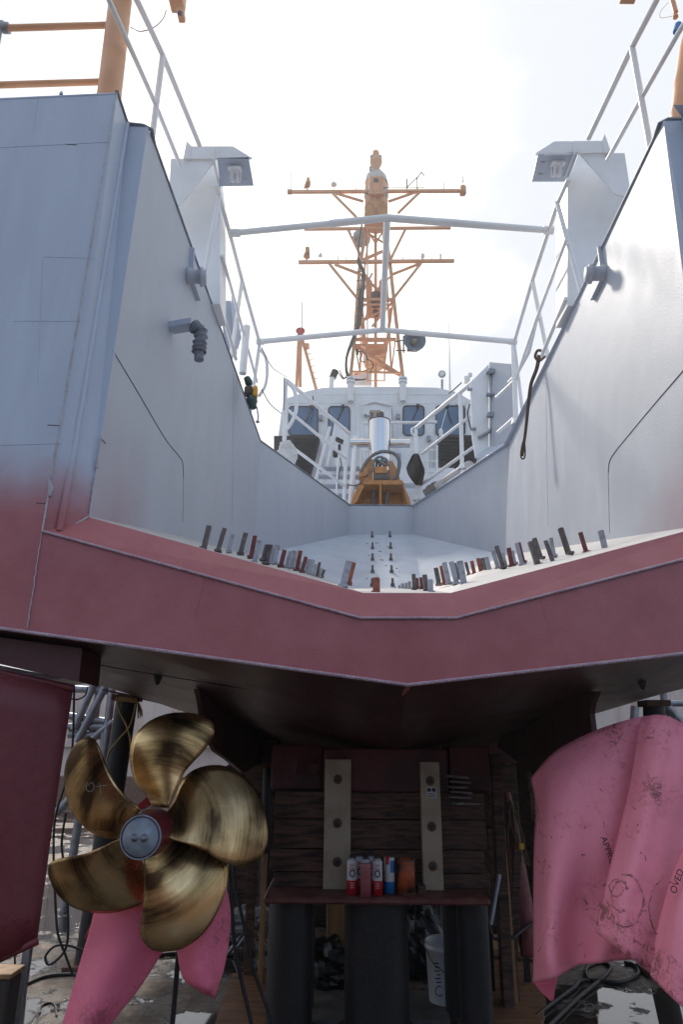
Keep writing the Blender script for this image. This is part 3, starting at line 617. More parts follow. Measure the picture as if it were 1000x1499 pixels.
# ---------------------------------------------------------------- davit brackets over the bulwarks
def bracket(q, label):
    # q maps left-hand traced pixels; side panels
    s = {'L': dict(fl=((275, 232), (366, 232), (369, 231), (341, 214), (277, 214)), bp=((318, 233), (364, 232), (371, 272), (322, 273)), ped=((262, 232), (318, 233), (322, 274), (322, 445), (283, 450), (250, 300)), clv=(344, 248), Y=5.05, rib=(313, 214, 312, 233), tri=((268, 232), (273, 206), (280, 214), (277, 232)), gs=((250, 232), (316, 233), (264, 300), (246, 300))),
         'R': dict(fl=((894, 223), (786, 226), (785, 224), (812, 207), (884, 206)), bp=((847, 224), (788, 226), (779, 266), (831, 266)), ped=((900, 224), (848, 225), (831, 266), (831, 448), (860, 448), (915, 290)), clv=(816, 240), Y=5.05, rib=(841, 206, 842, 224), tri=((895, 222), (886, 196), (882, 206), (886, 224)), gs=((915, 224), (850, 225), (902, 284), (925, 290)))}[q]
    Y = s['Y']; sg = 1 if q == 'L' else -1
    mb = MB(); a = at(*s['bp'][0], Y); Z = a.z
    ped = [at(x, y, Y+.30) for x, y in s['ped']]; ped = [Vector((p_.x, p_.y, max(p_.z, ZT-.01))) for p_ in ped]; mb.plate(ped, (0, .35, 0))
    o_ = part('davit_bracket', mb, M_white, ship, label)
    mb = MB(); mb.plate([at(*s['fl'][k], Y) for k in (0, 1, 2, 3, 4)], (0, .015, 0)); r_ = s['rib']
    mb.plate([at(r_[0]-1.5, r_[1], Y-.02), at(r_[0]+1.5, r_[1], Y-.02), at(r_[2]+1.5, r_[3], Y-.02), at(r_[2]-1.5, r_[3], Y-.02)], (0, .3, 0))
    mb.plate([at(*p_, Y-.01) for p_ in s['tri']], (0, .02, 0))
    part('flange', mb, M_white, o_)
    mb = MB(); pz = [at(*s['bp'][0], Y), at(*s['bp'][1], Y), atz(*s['bp'][2], at(*s['bp'][1], Y).z), atz(*s['bp'][3], Z)]
    mb.plate(pz, (0, 0, .015)); part('bottom_plate', mb, M_tr, o_)
    mb = MB(); mb.plate([at(x, y, Y+.02) for x, y in s['gs']], (0, .015, 0)); part('gusset', mb, M_white, o_)
    cx_, cy_ = s['clv']; c_ = atz(cx_, cy_, Z-.03); mb = MB(); mb.box(c_, (.12, .06, .05), bev=.008)
    for dx in (-.045, .045):
        mb.lathe([(0, -.0), (.016, 0), (.016, .03), (0, .03)], c_+Vector((dx, -.03, -.045)), (0, -1, 0), 12)
        mb.beam(c_+Vector((dx*.55, .0, -.01)), c_+Vector((dx*.55, .06, -.10)), .02, .045, bev=.004)
        mb.cyl(c_+Vector((dx, .03, -.02)), c_+Vector((dx, .05, -.07)), .01, 8)
    mb.cyl(c_+Vector((-.05, .05, -.09)), c_+Vector((.05, .05, -.09)), .012, 10)
    part('clevis', mb, M_white, o_)
    mb = MB()
    for k in (.28, .72):
        pc = pz[1].lerp(pz[2], k); pc = pc+Vector((-sg*.07, 0, -.002)); mb.box(pc, (.045, .014, .004), bev=.001)
    part('slot', mb, M_lip, o_)
bracket('L', 'white bracket arm standing over the left bulwark'); bracket('R', 'white bracket arm standing over the right bulwark')

# buff columns on the bulwarks
def colm(pts, rad, Y):
    mb = MB(); mb.tube([at(x, y, Y) for x, y in pts], rad, 24); return mb
YCc = 3.36
mb = MB(); a = at(157, 160, YCc); a0 = Vector((a.x, a.y, ZT-.02)); t = at(184, -70, YCc); mb.tube([a0, at(160, 137, YCc), t], .077, 28)
cL_ = part('buff_column', mb, M_orange, ship, 'buff painted post on the left bulwark')
mb = MB(); mb.tube([at(12, 41, YCc), at(168, 36.5, YCc)], .022, 14); mb.tube([at(-20, 125, YCc), at(158, 119.5, YCc)], .021, 14); part('cross_tube', mb, M_orange, cL_)
mb = MB(); c_ = at(6, 41, YCc); mb.cyl(c_-Vector((.012, 0, 0)), c_+Vector((.03, 0, 0)), .036, 14); mb.cyl(c_+Vector((-.02, -.01, .02)), c_+Vector((-.02, 0, -.14)), .014, 10); mb.box(c_+Vector((-.02, 0, .02)), (.04, .06, .04), bev=.006); part('clamp', mb, M_galv, cL_)
mb = MB(); c1_ = at(258, -8, 4.1); mb.box(c1_, (.12, .22, .16), bev=.01); bx = part('buff_light_box', mb, M_orange, ship)
mb = MB(); c_ = at(265, 22, 4.1); mb.box(c_, (.055, .1, .06), bev=.005); part('lamp_housing', mb, M_orange, bx)
mb = MB(); mb.lathe([(0, 0), (.02, 0), (.018, .02), (0, .03)], c_+Vector((0, -.04, -.032)), (0, -.3, -1), 12); mb.tube([Vector(p) for p in cr([at(191, 40, 3.7), at(205, 46, 3.8), at(225, 40, 3.9), at(238, 28, 4.0), at(243, 15, 4.05)], 14)], .0045, 6); part('lens', mb, mat('purple_cable', (.10, .03, .09), .4), bx)
mb = MB(); mb.tube([at(x, y, 3.5) for x, y in ((1000, 190), (1006, 120), (1012, 70), (1022, 30), (1034, -20))], [.085, .08, .076, .075, .075], 28)
cRr = part('buff_column', mb, M_orange, ship, 'buff painted post on the right bulwark')
mb = MB(); mb.cyl(at(991, 47, 3.44), at(994, 36, 3.44), .024, 14); part('blue_cap', mb, mat('blue_plastic', (.01, .16, .5), .4), cRr)
mb = MB(); mb.tube([at(985, 0, 3.7), at(990, 18, 3.7)], .018, 12); mb.lathe([(0, 0), (.02, .004), (.02, .02), (0, .02)], at(990, 26, 3.7), (0, 0, 1), 12)
mb.tube([Vector(p) for p in cr([at(980, 3, 3.7), at(969, 15, 3.7), at(968, 26, 3.7), at(988, 23, 3.7)], 12)], .0018, 5); part('deck_light', mb, M_orange, cRr)
mb = MB(); mb.box(at(921, -4, 4.1), (.13, .1, .035), bev=.006); part('buff_light_box', mb, M_orange, ship)

# objects on the left rail: pump motor, canister, grey panel
mb = MB(); g0 = at(361, 560, 6.7); mb.tube([at(361, 553, 6.7), at(364, 560, 6.7), at(368, 563, 6.7)], [.035, .045, .02], 14); mb.lathe([(0, -.02), (.04, -.02), (.045, .03), (.06, .05), (.06, .1), (.03, .14), (0, .14)], at(370, 595, 6.7), (-.2, 0, 1), 18)
M_green = mat('green_enamel', (.015, .07, .06), .4, col2=(.03, .04, .04), ns=20); pm = part('air_hoist', mb, M_green, ship)
mb = MB(); mb.box(at(364, 573, 6.7), (.09, .1, .12), bev=.02); part('motor_block', mb, mat('dark_motor', (.07, .05, .045), .5), pm)
mb = MB(); mb.box(at(374, 574, 6.68), (.045, .1, .13), bev=.014); part('yellow_cover', mb, mat('yellow_paint', (.72, .36, .01), .4), pm)
mb = MB(); mb.tube([at(376, 596, 6.7), at(378, 610, 6.7), at(377, 618, 6.7)], .007, 8); mb.lathe([(0, 0), (.02, .005), (.02, .02), (0, .03)], at(377, 619, 6.7), n=10); part('hook', mb, M_galv, pm)
mb = MB(); mb.cyl(at(361, 478, 6.7), at(355, 547, 6.7), .041, 18); mb.box(at(355, 482, 6.7), (.05, .03, .05)); part('rod_holder', mb, M_white, ship)
mb = MB(); mb.plate([at(322, 440, 7.2), at(338, 440, 7.2), at(342, 500, 7.2), at(328, 500, 7.2)], (0, .3, 0)); part('deck_locker', mb, M_wall, ship)
mb = MB(); mb.plate([at(338, 432, 7.0), at(343, 440, 7.0), at(350, 480, 7.0), at(344, 500, 7.0)], (0, .2, 0)); part('deck_locker', mb, M_tr, ship)

# ---------------------------------------------------------------- pilothouse
YP = 14.0
Z_roof = at(470, 569, YP).z
def ph(x, y): return at(x, y, YP)
mb = MB(); out = [(405, 720), (407, 640), (414, 560), (448, 572), (470, 567.5), (560, 566), (640, 567.5), (672, 575), (700, 605), (712, 640), (712, 720)]
out = [(408, 760), (408, 635), (415, 585), (452, 572), (474, 567.5), (560, 566), (640, 567.5), (668, 574), (700, 592), (712, 640), (712, 760)]
mb.plate([ph(x, y) for x, y in out], (0, 3.2, -.05))
house = part('pilothouse', mb, M_white, ship)
def rrect(x0, y0, x1, y1, r, n=5):
    P = []
    for cx, cy, a0 in ((x1-r, y0+r, -90), (x1-r, y1-r, 0), (x0+r, y1-r, 90), (x0+r, y0+r, 180)):
        for i in range(n+1):
            a = R(a0+90*i/n); P.append((cx+r*math.cos(a), cy+r*math.sin(a)))
    return P
def wframe(P, off, w, mb):
    pts = [at(x, y, YP-off) for x, y in P]; mb.tube(pts+[pts[0]], w, 8, False)
for (x0, y0, x1, y1) in ((423, 595, 465, 637), (481, 595, 512, 637), (590.5, 594, 621, 637), (638.5, 594, 681, 637)):
    mb = MB(); RR = rrect(x0, y0, x1, y1, 5); mb.plate([at(x, y, YP-.015) for x, y in RR], (0, .01, 0)); w_ = part('window', mb, M_glass, house)
    mb = MB(); wframe(RR, .02, .014, mb); part('frame', mb, M_rub, w_)
mb = MB(); D = rrect(530, 590, 575, 700, 4); D = [(531, 600), (540, 590), (568, 590), (574, 600), (574, 705), (531, 705)]
mb.plate([at(x, y, YP-.10) for x, y in D], (0, .09, 0)); dr = part('door', mb, M_white, house)
mb = MB(); mb.plate([at(x, y, YP-.115) for x, y in rrect(542, 602, 562, 640, 4)], (0, .01, 0)); part('window', mb, mat('brown_window', (.09, .06, .055), .2), dr)
mb = MB(); mb.tube([at(x, y, YP-.13) for x, y in ((526, 594), (548, 588), (576, 594))], .025); part('door_canopy', mb, M_white, dr)
mb = MB(); mb.tube([at(536, 608, YP-.15), at(545, 610, YP-.15)], .02); mb.cyl(at(535, 608, YP-.2), at(535, 608, YP-.1), .03); mb.tube([at(574, 598, YP-.12), at(575, 640, YP-.12)], .008); part('handle', mb, M_galv, dr)
mb = MB(); mb.tube([at(531, 620, YP-.5), at(640, 618, YP-.5)], .035); mb.tube([at(531, 618, YP-.5), at(529, 690, YP-.5)], .03); part('grab_rail', mb, M_white, house)
mb = MB()
for x, y0, y1 in ((475, 597, 700), (520, 580, 690), (582, 575, 700), (634, 600, 700)): mb.tube([ph(x, y0), ph(x, y1)], .014, 8)
mb.tube([ph(475, 578), ph(560, 577), ph(660, 578)], .01, 6); part('plating_weld', mb, M_white, house)
mb = MB()
for x0, y0, x1, y1 in ((456, 600, 444, 622), (502, 599, 492, 618), (612, 598, 602, 618), (655, 598, 662, 620)): mb.tube([at(x0, y0, YP-.06), at(x1, y1, YP-.07)], .012, 6); mb.box(at(x0, y0-4, YP-.06), (.07, .07, .07))
part('window_wiper', mb, M_rub, house)
mb = MB()
for x, y in ((470, 612), (519, 650), (583, 610), (628, 642), (584, 668)): mb.box(at(x, y, YP-.05), (.09, .08, .13), bev=.01)
part('junction_box', mb, M_stubs[0], house)
mb = MB(); mb.tube([at(470, 618, YP-.04), at(470, 690, YP-.04)], .015, 6); mb.tube([at(583, 615, YP-.04), at(583, 690, YP-.04)], .015, 6); mb.tube([at(628, 648, YP-.04), at(628, 690, YP-.04)], .012, 6); mb.tube([ph(420, 590), ph(700, 591)], .008, 6)
part('conduit', mb, M_white, house)
# roof sponsons / mast feet
for x in (513.5, 590):
    mb = MB(); mb.cyl(at(x, 588, YP-.12), at(x, 560, YP-.12), .075, 18); mb.cyl(at(x, 561, YP-.12), at(x, 557.5, YP-.12), .10, 18); mb.cyl(at(x, 556, YP-.12), at(x, 553.5, YP-.12), .10, 18)
    f_ = part('mast_foot', mb, M_white, house)
    mb = MB()
    for k in range(6):
        c_ = at(x, 557, YP-.12)+Vector((.085*math.cos(k*1.05), .085*math.sin(k*1.05), -.03)); mb.cyl(c_, c_+Vector((0, 0, .08)), .014, 6)
    part('flange_bolt', mb, M_galv, f_)
mb = MB(); mb.box(at(528, 561, YP+1.5), (.55, .4, .35)); part('roof_box', mb, M_white, house)
# black vents / screens both sides of the lower house
mb = MB(); mb.plate([at(x, y, YP-.35) for x, y in ((401, 638), (468, 638), (452, 700), (401, 700))], (0, .3, 0)); v1 = part('black_screen', mb, mat('screen_mesh', (.012, .014, .022), .6, bump=.5, bs=80, stretch=(1, 1, 6)), house)
mb = MB(); mb.plate([at(x, y, YP-.35) for x, y in ((643, 637), (694, 637), (700, 660), (696, 690), (644, 690))], (0, .3, 0)); v2 = part('black_screen', mb, v1.data.materials[0], house)
mb = MB()
for k in range(9):
    y = 641+k*5.2; mb.beam(at(646, y, YP-.37), at(692, y+.4, YP-.37), .02, .012)
for k in range(9):
    y = 642+k*5.2; mb.beam(at(430, y, YP-.37), at(464-k*1.6, y+.4, YP-.37), .02, .012)
part('louvre', mb, M_dark, v2)
# lockers, stairs and white clutter between the houses
mb = MB(); mb.plate([at(x, y, 13.2) for x, y in ((489, 618), (507, 626), (507, 690), (489, 690))], (0, .5, 0)); part('deck_locker', mb, M_white, ship)
stair = MB()
for k, y in enumerate((686, 698, 712, 726)): stair.box(at(500, y, 12.6-k*.15), (.9, .2, .03))
part('deck_stair', stair, M_wall, ship)
mb = MB()
for x, x2 in ((478, 468), (486, 480)): mb.tube([at(x+5, 625, 12.9), at(x2-6, 705, 12.9)], .035)
mb.tube([at(521, 640, 12.0), at(513, 740, 11.4)], .05); mb.tube([at(530, 660, 12.4), at(526, 730, 12.4)], .03)
for y in (660, 672, 684, 696): mb.tube([at(531, y, 13.0), at(545, y, 13.0)], .02, 8)
for y in (660, 676, 692): mb.tube([at(600, y, 13.0), at(640, y-1, 13.0)], .018, 8)
for x in (626, 640, 533, 545): mb.tube([at(x, 652, 13.0), at(x, 705, 13.0)], .022, 8)
part('deck_frame', mb, M_white, ship)
mb = MB(); mb.box(at(636, 716, 12.6), (.5, .4, .5)); mb.box(at(622, 700, 13.2), (1.2, .3, .35)); mb.box(at(520, 712, 13.4), (1.6, .3, .5)); part('deck_coaming', mb, M_white, ship)
mb = MB(); mb.cyl(at(642, 716, 10.9), at(690, 684, 10.2), .12, 20); pp_ = part('deck_winch_motor', mb, M_lip, ship)
mb = MB(); mb.cyl(at(626, 727, 11.0), at(641, 717, 10.9), .14, 20); mb.cyl(at(634, 722, 11.0), at(636, 720, 11.0), .16, 20); mb.cyl(at(639, 719, 10.95), at(641, 717.5, 10.9), .16, 20); part('gearbox', mb, M_stubs[1], pp_)
# electrics on the left post
mb = MB(); mb.box(at(497, 645, 11.1), (.14, .1, .05), Matrix.Rotation(.5, 3, 'Y')); mb.box(at(497, 655, 11.1), (.05, .05, .1)); mb.box(at(491, 664, 11.1), (.09, .09, .14), bev=.02); mb.tube([at(498, 670, 11.1), at(500, 680, 11.1), at(496, 695, 11.1), at(495, 715, 11.1)], .01, 6)
part('cable_gland', mb, M_dark, il)

# ---------------------------------------------------------------- stainless bitt and buff winch
mb = MB(); mb.cyl(at(555.5, 708, 11.9), at(555.5, 618, 11.9), .205, 36); bt = part('towing_bitt', mb, M_steel, ship)
mb = MB(); mb.tube([at(513, 648.5, 11.9), at(543, 648.5, 11.9)], .088, 24); part('horn', mb, M_steel, bt)
mb = MB(); mb.tube([at(571, 649, 11.9), at(600, 649, 11.9)], .088, 24); part('horn', mb, M_steel, bt)
mb = MB(); c_ = at(555.5, 617.5, 11.9); mb.cyl(c_, c_+Vector((0, 0, .012)), .215, 36); part('cap', mb, M_rust, bt)
mb = MB(); mb.beam(at(549, 604, 11.9), at(549, 618, 11.9), .06, .06); mb.beam(at(541, 603, 11.9), at(557, 603, 11.9), .05, .05); part('cleat', mb, M_cream, bt)
# winch base
mb = MB(); Yw = 11.15
def W_(x, y, d=0): return at(x, y, Yw+d)
mb.plate([W_(529, 703), W_(589, 703), W_(592, 709), W_(527, 709)], (0, .5, 0))
mb.plate([W_(529, 705), W_(533, 712), W_(522, 735), W_(517, 738), W_(516, 741), W_(513, 741)], (0, .03, 0)); 
mb.plate([W_(527, 706), W_(527, 709), W_(516, 740), W_(513, 740), W_(516, 728)], (0, .5, 0)); mb.plate([W_(589, 706), W_(589, 709), W_(598, 740), W_(602, 740), W_(599, 728)], (0, .5, 0))
mb.plate([W_(527, 706, .45), W_(589, 706, .45), W_(600, 741, .45), W_(515, 741, .45)], (0, .03, 0)); mb.plate([W_(556, 706), W_(558.5, 706), W_(558.5, 741), W_(556, 741)], (0, .45, 0))
wn = part('winch_base', mb, M_buffdark, ship)
mb = MB(); mb.plate([W_(527, 703, .1), W_(533, 688, .1), W_(541, 671, .1), W_(546, 672, .1), W_(546, 703, .1)], (0, .12, 0)); mb.plate([W_(571, 703, .1), W_(569, 675, .1), W_(574, 674, .1), W_(583, 690, .1), W_(586, 703, .1)], (0, .12, 0))
mb.plate([W_(526, 686, .05), W_(539, 684, .05), W_(539, 696, .05), W_(526, 698, .05)], (0, .2, 0))
mb.plate([W_(549, 683, -.02), W_(567, 683, -.02), W_(567, 692, -.02), W_(549, 692, -.02)], (0, .1, 0))
part('winch_frame', mb, M_buffdark, wn)
mb = MB(); mb.cyl(W_(547, 697, .15), W_(570, 697, .15), .11, 20); mb.tube([Vector(p) for p in cr([W_(529, 690, .05), W_(535, 678, .1), W_(545, 667, .1), W_(560, 661, .1), W_(577, 664, .1), W_(585, 676, .1), W_(581, 698, .1), W_(574, 702, .1)], 30)], .034, 10)
mb.tube([Vector(p) for p in cr([W_(547, 690, 0), W_(547, 676, 0), W_(555, 669, 0), W_(566, 673, 0), W_(569, 682, 0)], 20)], .025, 8)
part('hydraulic_hose', mb, mat('hose_grey', (.10, .105, .12), .5, col2=(.2, .2, .2), ns=30), wn)
mb = MB(); mb.tube([Vector(p) for p in cr([W_(549, 741, .3), W_(547, 726, .3), W_(550, 715, .3), W_(552, 706, .3)], 10)], .032, 8); mb.tube([Vector(p) for p in cr([W_(565, 741, .3), W_(566, 726, .3), W_(570, 715, .3), W_(571, 706, .3)], 10)], .032, 8); part('hydraulic_hose', mb, M_wrap, wn)
mb = MB()
for k in range(16): mb.box(W_(550+random.uniform(0, 15), 682-random.uniform(0, 10), random.uniform(0, .1)), (.05, .05, .04))
part('valve_block', mb, mat('valve_mix', (.3, .08, .04), .5, col2=(.03, .13, .12), ns=9, lo=.45, hi=.5), wn)

# ---------------------------------------------------------------- open grey hatch cover on the right
mb = MB(); Yh = 9.4
front = [(689, 560), (695, 554), (716, 533), (716, 660), (697, 669), (692, 640)]
mb.plate([at(x, y, Yh) for x, y in front], (0, .06, 0)); hc = part('hatch_cover', mb, M_white, ship)
mb = MB(); mb.plate([at(717, 530, Yh), at(749, 533, Yh-.5), at(752, 640, Yh-.5), at(727, 655, Yh-.2), at(717, 660, Yh)], (.03, .05, 0)); part('side_plate', mb, M_wall, hc)
mb = MB(); mb.plate([at(697, 669, Yh), at(728, 648, Yh), at(748, 646, Yh-.4), at(722, 664, Yh-.4)], (0, 0, .02)); part('shelf', mb, M_tr, hc)
mb = MB(); mb.tube([Vector(p) for p in cr([at(718, 540, Yh-.05), at(720, 580, Yh-.05), at(722, 615, Yh-.05), at(718, 630, Yh-.05), at(701, 641, Yh-.05)], 20)], .028, 8); part('gasket', mb, M_galv, hc)
mb = MB()
for x, y in ((718, 546), (718, 578), (720, 606), (719, 609)): mb.box(at(x, y, Yh-.1), (.12, .08, .03)); 
for x, y, x2, y2 in ((716, 547, 730, 537), (718, 608, 734, 596)): mb.tube([at(x, y, Yh-.12), at(x2, y2, Yh-.12)], .018, 8)
for x, y in ((688, 570), (694, 628)): mb.box(at(x, y, Yh-.05), (.07, .05, .03))
part('dog_clip', mb, M_galv, hc)
mb = MB(); mb.tube([Vector(p) for p in cr([at(688, 592, 9.8), at(685, 605, 9.8), at(688, 622, 9.8), at(694, 640, 9.8), at(693, 652, 9.8)], 14)], .012, 6); part('cable', mb, M_rub, hc)

# ---------------------------------------------------------------- lattice mast
YM = 14.6
def A(x, y, d=0): return at(x, y, YM+d)
px = depth(A(550, 400))/F
mb = MB()
for P_ in (((513, 553, 0), (519, 499, 0), (526, 397, 0), (536, 335, 0)), ((590, 554, 0), (579, 460, 0), (571, 385, 0), (564, 335, 0)), ):
    for i in range(len(P_)-1): mb.beam(A(*P_[i]), A(*P_[i+1]), px*4.6, px*4.6)
for P_ in (((527, 545, 1.2), (533, 400, .9), (541, 335, .6)), ((573, 545, 1.2), (566, 400, .9), (560, 335, .6))):
    for i in range(len(P_)-1): mb.tube([A(*P_[i]), A(*P_[i+1])], px*1.6, 8)
mb.tube([A(550, 568, .6), A(550, 500, .6), A(550, 330, .4)], px*2.3, 12)
mast = part('lattice_mast', mb, M_orange, ship, 'buff lattice mast with three yards')
# horizontal frames and braces
mb = MB()
def bm_(x, y, x2, y2, w=3, d=0, d2=None): mb.beam(A(x, y, d), A(x2, y2, d if d2 is None else d2), px*w, px*w)
for t in ((529, 439, 575, 439, 4), (521, 497, 580, 497, 4), (516, 544, 588, 546, 2.5), (527, 446, 577, 446, 2.5), (532, 384, 571, 383, 4), (519, 505, 568, 505, 2.5)): bm_(*t)
for t in ((519, 505, 586, 549, 4), (519, 549, 550, 537, 2.5), (550, 533, 586, 550, 2.5), (526, 400, 572, 440, 3), (576, 440, 545, 478, 2.5), (571, 385, 533, 470, 2.2), (530, 470, 560, 455, 2.5), (540, 440, 574, 402, 2.2), (536, 340, 566, 358, 2.2), (530, 381, 560, 368, 3.5), (540, 340, 549, 355, 2), (560, 340, 551, 355, 2), (525, 440, 545, 400, 2.2)): bm_(*t, .1)
for t in ((519, 499, 527, 545, 2), (579, 497, 573, 545, 2), (524, 439, 531, 439, 2)): bm_(*t, .05)
part('brace', mb, M_orange, mast)
mb = MB()
for P_ in (((524, 446), (532, 452), (536, 494), (539, 500), (531, 500)), ((576, 446), (570, 452), (566, 494), (562, 500), (569, 500))): mb.plate([A(x, y, .5) for x, y in P_], (0, .6, 0))
mb.plate([A(x, y, .2) for x, y in ((533, 504), (568, 504), (567, 514), (556, 520), (545, 520), (536, 514))], (0, .8, 0))
mb.plate([A(x, y, .2) for x, y in ((537, 438), (562, 438), (562, 446), (537, 446))], (0, .6, 0)); mb.plate([A(x, y, .3) for x, y in ((535, 400), (545, 412), (545, 437), (536, 437))], (0, .04, 0)); mb.plate([A(x, y, .3) for x, y in ((565, 400), (555, 412), (555, 437), (564, 437))], (0, .04, 0))
part('platform', mb, M_orange, mast)
mb = MB(); mb.cyl(A(550, 455, .2), A(550, 462, .2), px*4, 14); mb.cyl(A(550, 447, .1), A(550, 430, .1), px*7, 18); part('antenna_drum', mb, M_rust, mast)
def lzr(mb, x, prof, d, n=24):
    base = A(x, prof[0][1], d); mb.lathe([(px*r_, A(x, y, d).z-base.z) for r_, y in prof], base, n=n)
# ladder
mb = MB()
for P_ in (((538, 335), (538, 558)), ((563.5, 495), (563, 558))): mb.beam(A(*P_[0], -.15), A(*P_[1], -.15), px*1.8, px*1.8)
for k in range(6): y = 500+k*11.5; mb.beam(A(538, y, -.15), A(563, y, -.15), px*1.2, px*1.2)
part('ladder', mb, M_orange, mast)
# yards
def yard(x0, y0, x1, y1, struts, th=4.2):
    mb = MB(); mb.beam(A(x0, y0, -.1), A(x1, y1, -.1), px*th, px*th)
    y_ = part('yard', mb, M_orange, mast)
    mb = MB()
    for t in struts: mb.beam(A(t[0], t[1], -.1), A(t[2], t[3], 0), px*3, px*3)
    part('strut', mb, M_orange, y_); return y_
y1_ = yard(423, 281, 681, 279.5, ((487, 283, 522, 318), (492, 283, 532, 295), (615, 281, 583, 312), (610, 281, 569, 295)))
y2_ = yard(445, 335.5, 660, 333.5, ((510, 337, 533, 385), (594, 335, 568, 388)), 3.6)
y3_ = yard(437, 384, 665, 382, ((482, 386, 523, 437), (490, 387, 526, 401), (617, 385, 577, 436), (617, 385, 574, 402)))
# radome tower
mb = MB(); mb.cyl(A(550.5, 330, .1), A(550.5, 316, .1), px*18, 28)
lzr(mb, 550.5, [(18, 317), (18.5, 290), (19, 285), (18.6, 272), (16, 262), (11, 256), (0, 253)], .1, 28)
drum = part('radome', mb, M_orange, mast)
mb = MB(); lzr(mb, 550.5, [(19, 293), (19.4, 285)], .1); lzr(mb, 550.5, [(19.4, 272), (16.8, 261.5), (11.6, 255)], .1); part('cover', mb, M_lip, drum)
for sx in (-1, 1):
    mb = MB(); q = [(550.5+sx*2, 314), (550.5+sx*17, 314), (550.5+sx*17, 301), (550.5+sx*11, 294), (550.5+sx*2, 299)]
    mb.plate([A(x, y, -.32) for x, y in q], (0, .1, 0)); part('panel', mb, M_buffdark, drum)
mb = MB(); mb.plate([A(x, y, -.35) for x, y in ((541, 258), (560, 258), (562, 284), (540, 284))], (0, .1, 0)); mb.beam(A(543, 256, -.4), A(541, 284, -.4), px*2, px*2); mb.beam(A(558, 256, -.4), A(560, 284, -.4), px*2, px*2); part('bracket_frame', mb, M_orange, drum)
mb = MB(); mb.plate([A(x, y, -.37) for x, y in ((547, 261), (554, 261), (554, 266), (547, 266))], (0, .02, 0)); part('opening', mb, M_rub, drum)
mb = MB(); lzr(mb, 550.5, [(4, 257), (4, 253), (5, 248), (9, 240), (10, 238), (10, 236), (4, 235.6), (3, 229), (5.5, 226.5), (5.5, 223.5), (3, 221), (0, 220)], -.1); part('top_lantern', mb, M_orange, mast)
mb = MB()
for dx in (-6, 6): mb.cyl(A(550.5+dx, 235, -.15), A(550.5+dx, 229, -.15), px*3.2, 14)
mb.cyl(A(543, 251, -.1), A(542, 245, -.1), px*2.5, 10); part('lens', mb, M_galv, mast)
# instruments on the yards
def dev(mb, pts_r, Y=-.1): mb.tube([A(x, y, Y) for x, y, r in pts_r], [px*r for x, y, r in pts_r], 14)
mb = MB(); dev(mb, ((450, 280, 1), (450, 272, 1), (450, 272, 3.2), (451, 266, 3), (451, 266, 2.6), (451, 261, 2.6))); dev(mb, ((448, 273, 2), (446, 275, 2)), -.15)
dev(mb, ((449, 383, 1), (449, 376, 1), (449, 376, 3.5), (450, 369, 3.6), (450, 363, 3.2))); dev(mb, ((681, 284, 3), (678, 284, 3.5), (678, 274, 3.5), (678, 274, 4.5)), -.2); mb.box(A(678, 279, -.1), (px*8, px*8, px*9)); mb.box(A(424, 281, -.1), (px*7, px*6, px*5)); dev(mb, ((645, 382, 1), (645, 372, 1.2)))
part('signal_lamp', mb, M_buffdark, mast)
mb = MB(); mb.lathe([(0, 0), (px*3, px*1), (px*5, px*3), (px*5, px*4), (px*3, px*7), (px*.8, px*8), (px*.5, px*15), (0, px*16)], A(488.5, 273, -.1), n=16); mb.tube([A(488.5, 281, -.1), A(488.5, 262, -.1)], px*.6, 6)
mb.lathe([(px*1, -px*4), (px*1.5, 0), (px*3.4, px*4), (px*3, px*8), (0, px*9)], A(619, 379, -.1), n=14); mb.tube([A(619, 383, -.1), A(619, 376, -.1)], px*.8, 6)
mb.lathe([(0, 0), (px*3, px*1), (px*2, px*6), (0, px*7)], A(469, 376, -.1), n=12); mb.tube([A(678, 276, -.1), A(678, 260, -.1)], px*.7, 6); mb.tube([A(678, 266, -.1), A(678, 259, -.1)], px*1.4, 6); part('gps_antenna', mb, M_white, mast)
mb = MB()
for x, y, y2 in ((426, 281, 250), (521, 281, 266), (650, 279, 268), (495, 383, 374), (507, 383, 376), (590, 381, 376), (632, 381, 373)): mb.tube([A(x, y, -.1), A(x, y2, -.1)], px*.5, 6)
mb.tube([A(611, 279, -.1), A(611, 259, -.1)], px*1, 6); mb.tube([A(595, 275, -.1), A(613, 258, -.1), A(617, 252, -.1), A(621, 257, -.1)], px*.9, 6); mb.tube([A(572, 275, -.1), A(622, 275, -.1)], px*.6, 6); mb.tube([A(596, 262, -.1), A(596, 276, -.1)], px*1.2, 6); mb.tube([A(607, 254, -.1), A(607, 259, -.1)], px*.5, 6)
part('whip_antenna', mb, M_dark, mast)
# cable bundle
mb = MB()
for k in range(5):
    pts = [(531, 318), (529, 335), (526, 352), (525, 372), (524+k, 385), (531+k*.8, 398), (529+k*1.4, 412), (526+k*1.4, 437), (524+k*1.4, 462), (521+k*1.1, 482), (514+k*.9, 500), (507+k*.5, 520), (506+k*.4, 537), (508+k*.6, 549), (517, 554+k*.4), (528, 556), (536, 555)]
    mb.tube([Vector(p) for p in cr([A(x+random.uniform(-.5, .5), y, -.25-.02*k) for x, y in pts], 60)], px*1.0, 6)
for pts in (((490, 541), (497, 548), (503, 555), (508, 548)), ((497, 542), (503, 553), (511, 551)), ((524, 513), (530, 520), (527, 526), (533, 530), (537, 524), (533, 516), (526, 514)), ((536, 525), (545, 530), (546, 538), (541, 545)), ((545, 285), (537, 283), (543, 277), (556, 275), (571, 275))):
    mb.tube([Vector(p) for p in cr([A(x, y, -.3) for x, y in pts], 24)], px*.8, 6)
mb.box(A(523, 515, -.2), (px*4, px*4, px*8))
part('cable_bundle', mb, M_rub, mast)
mb = MB()
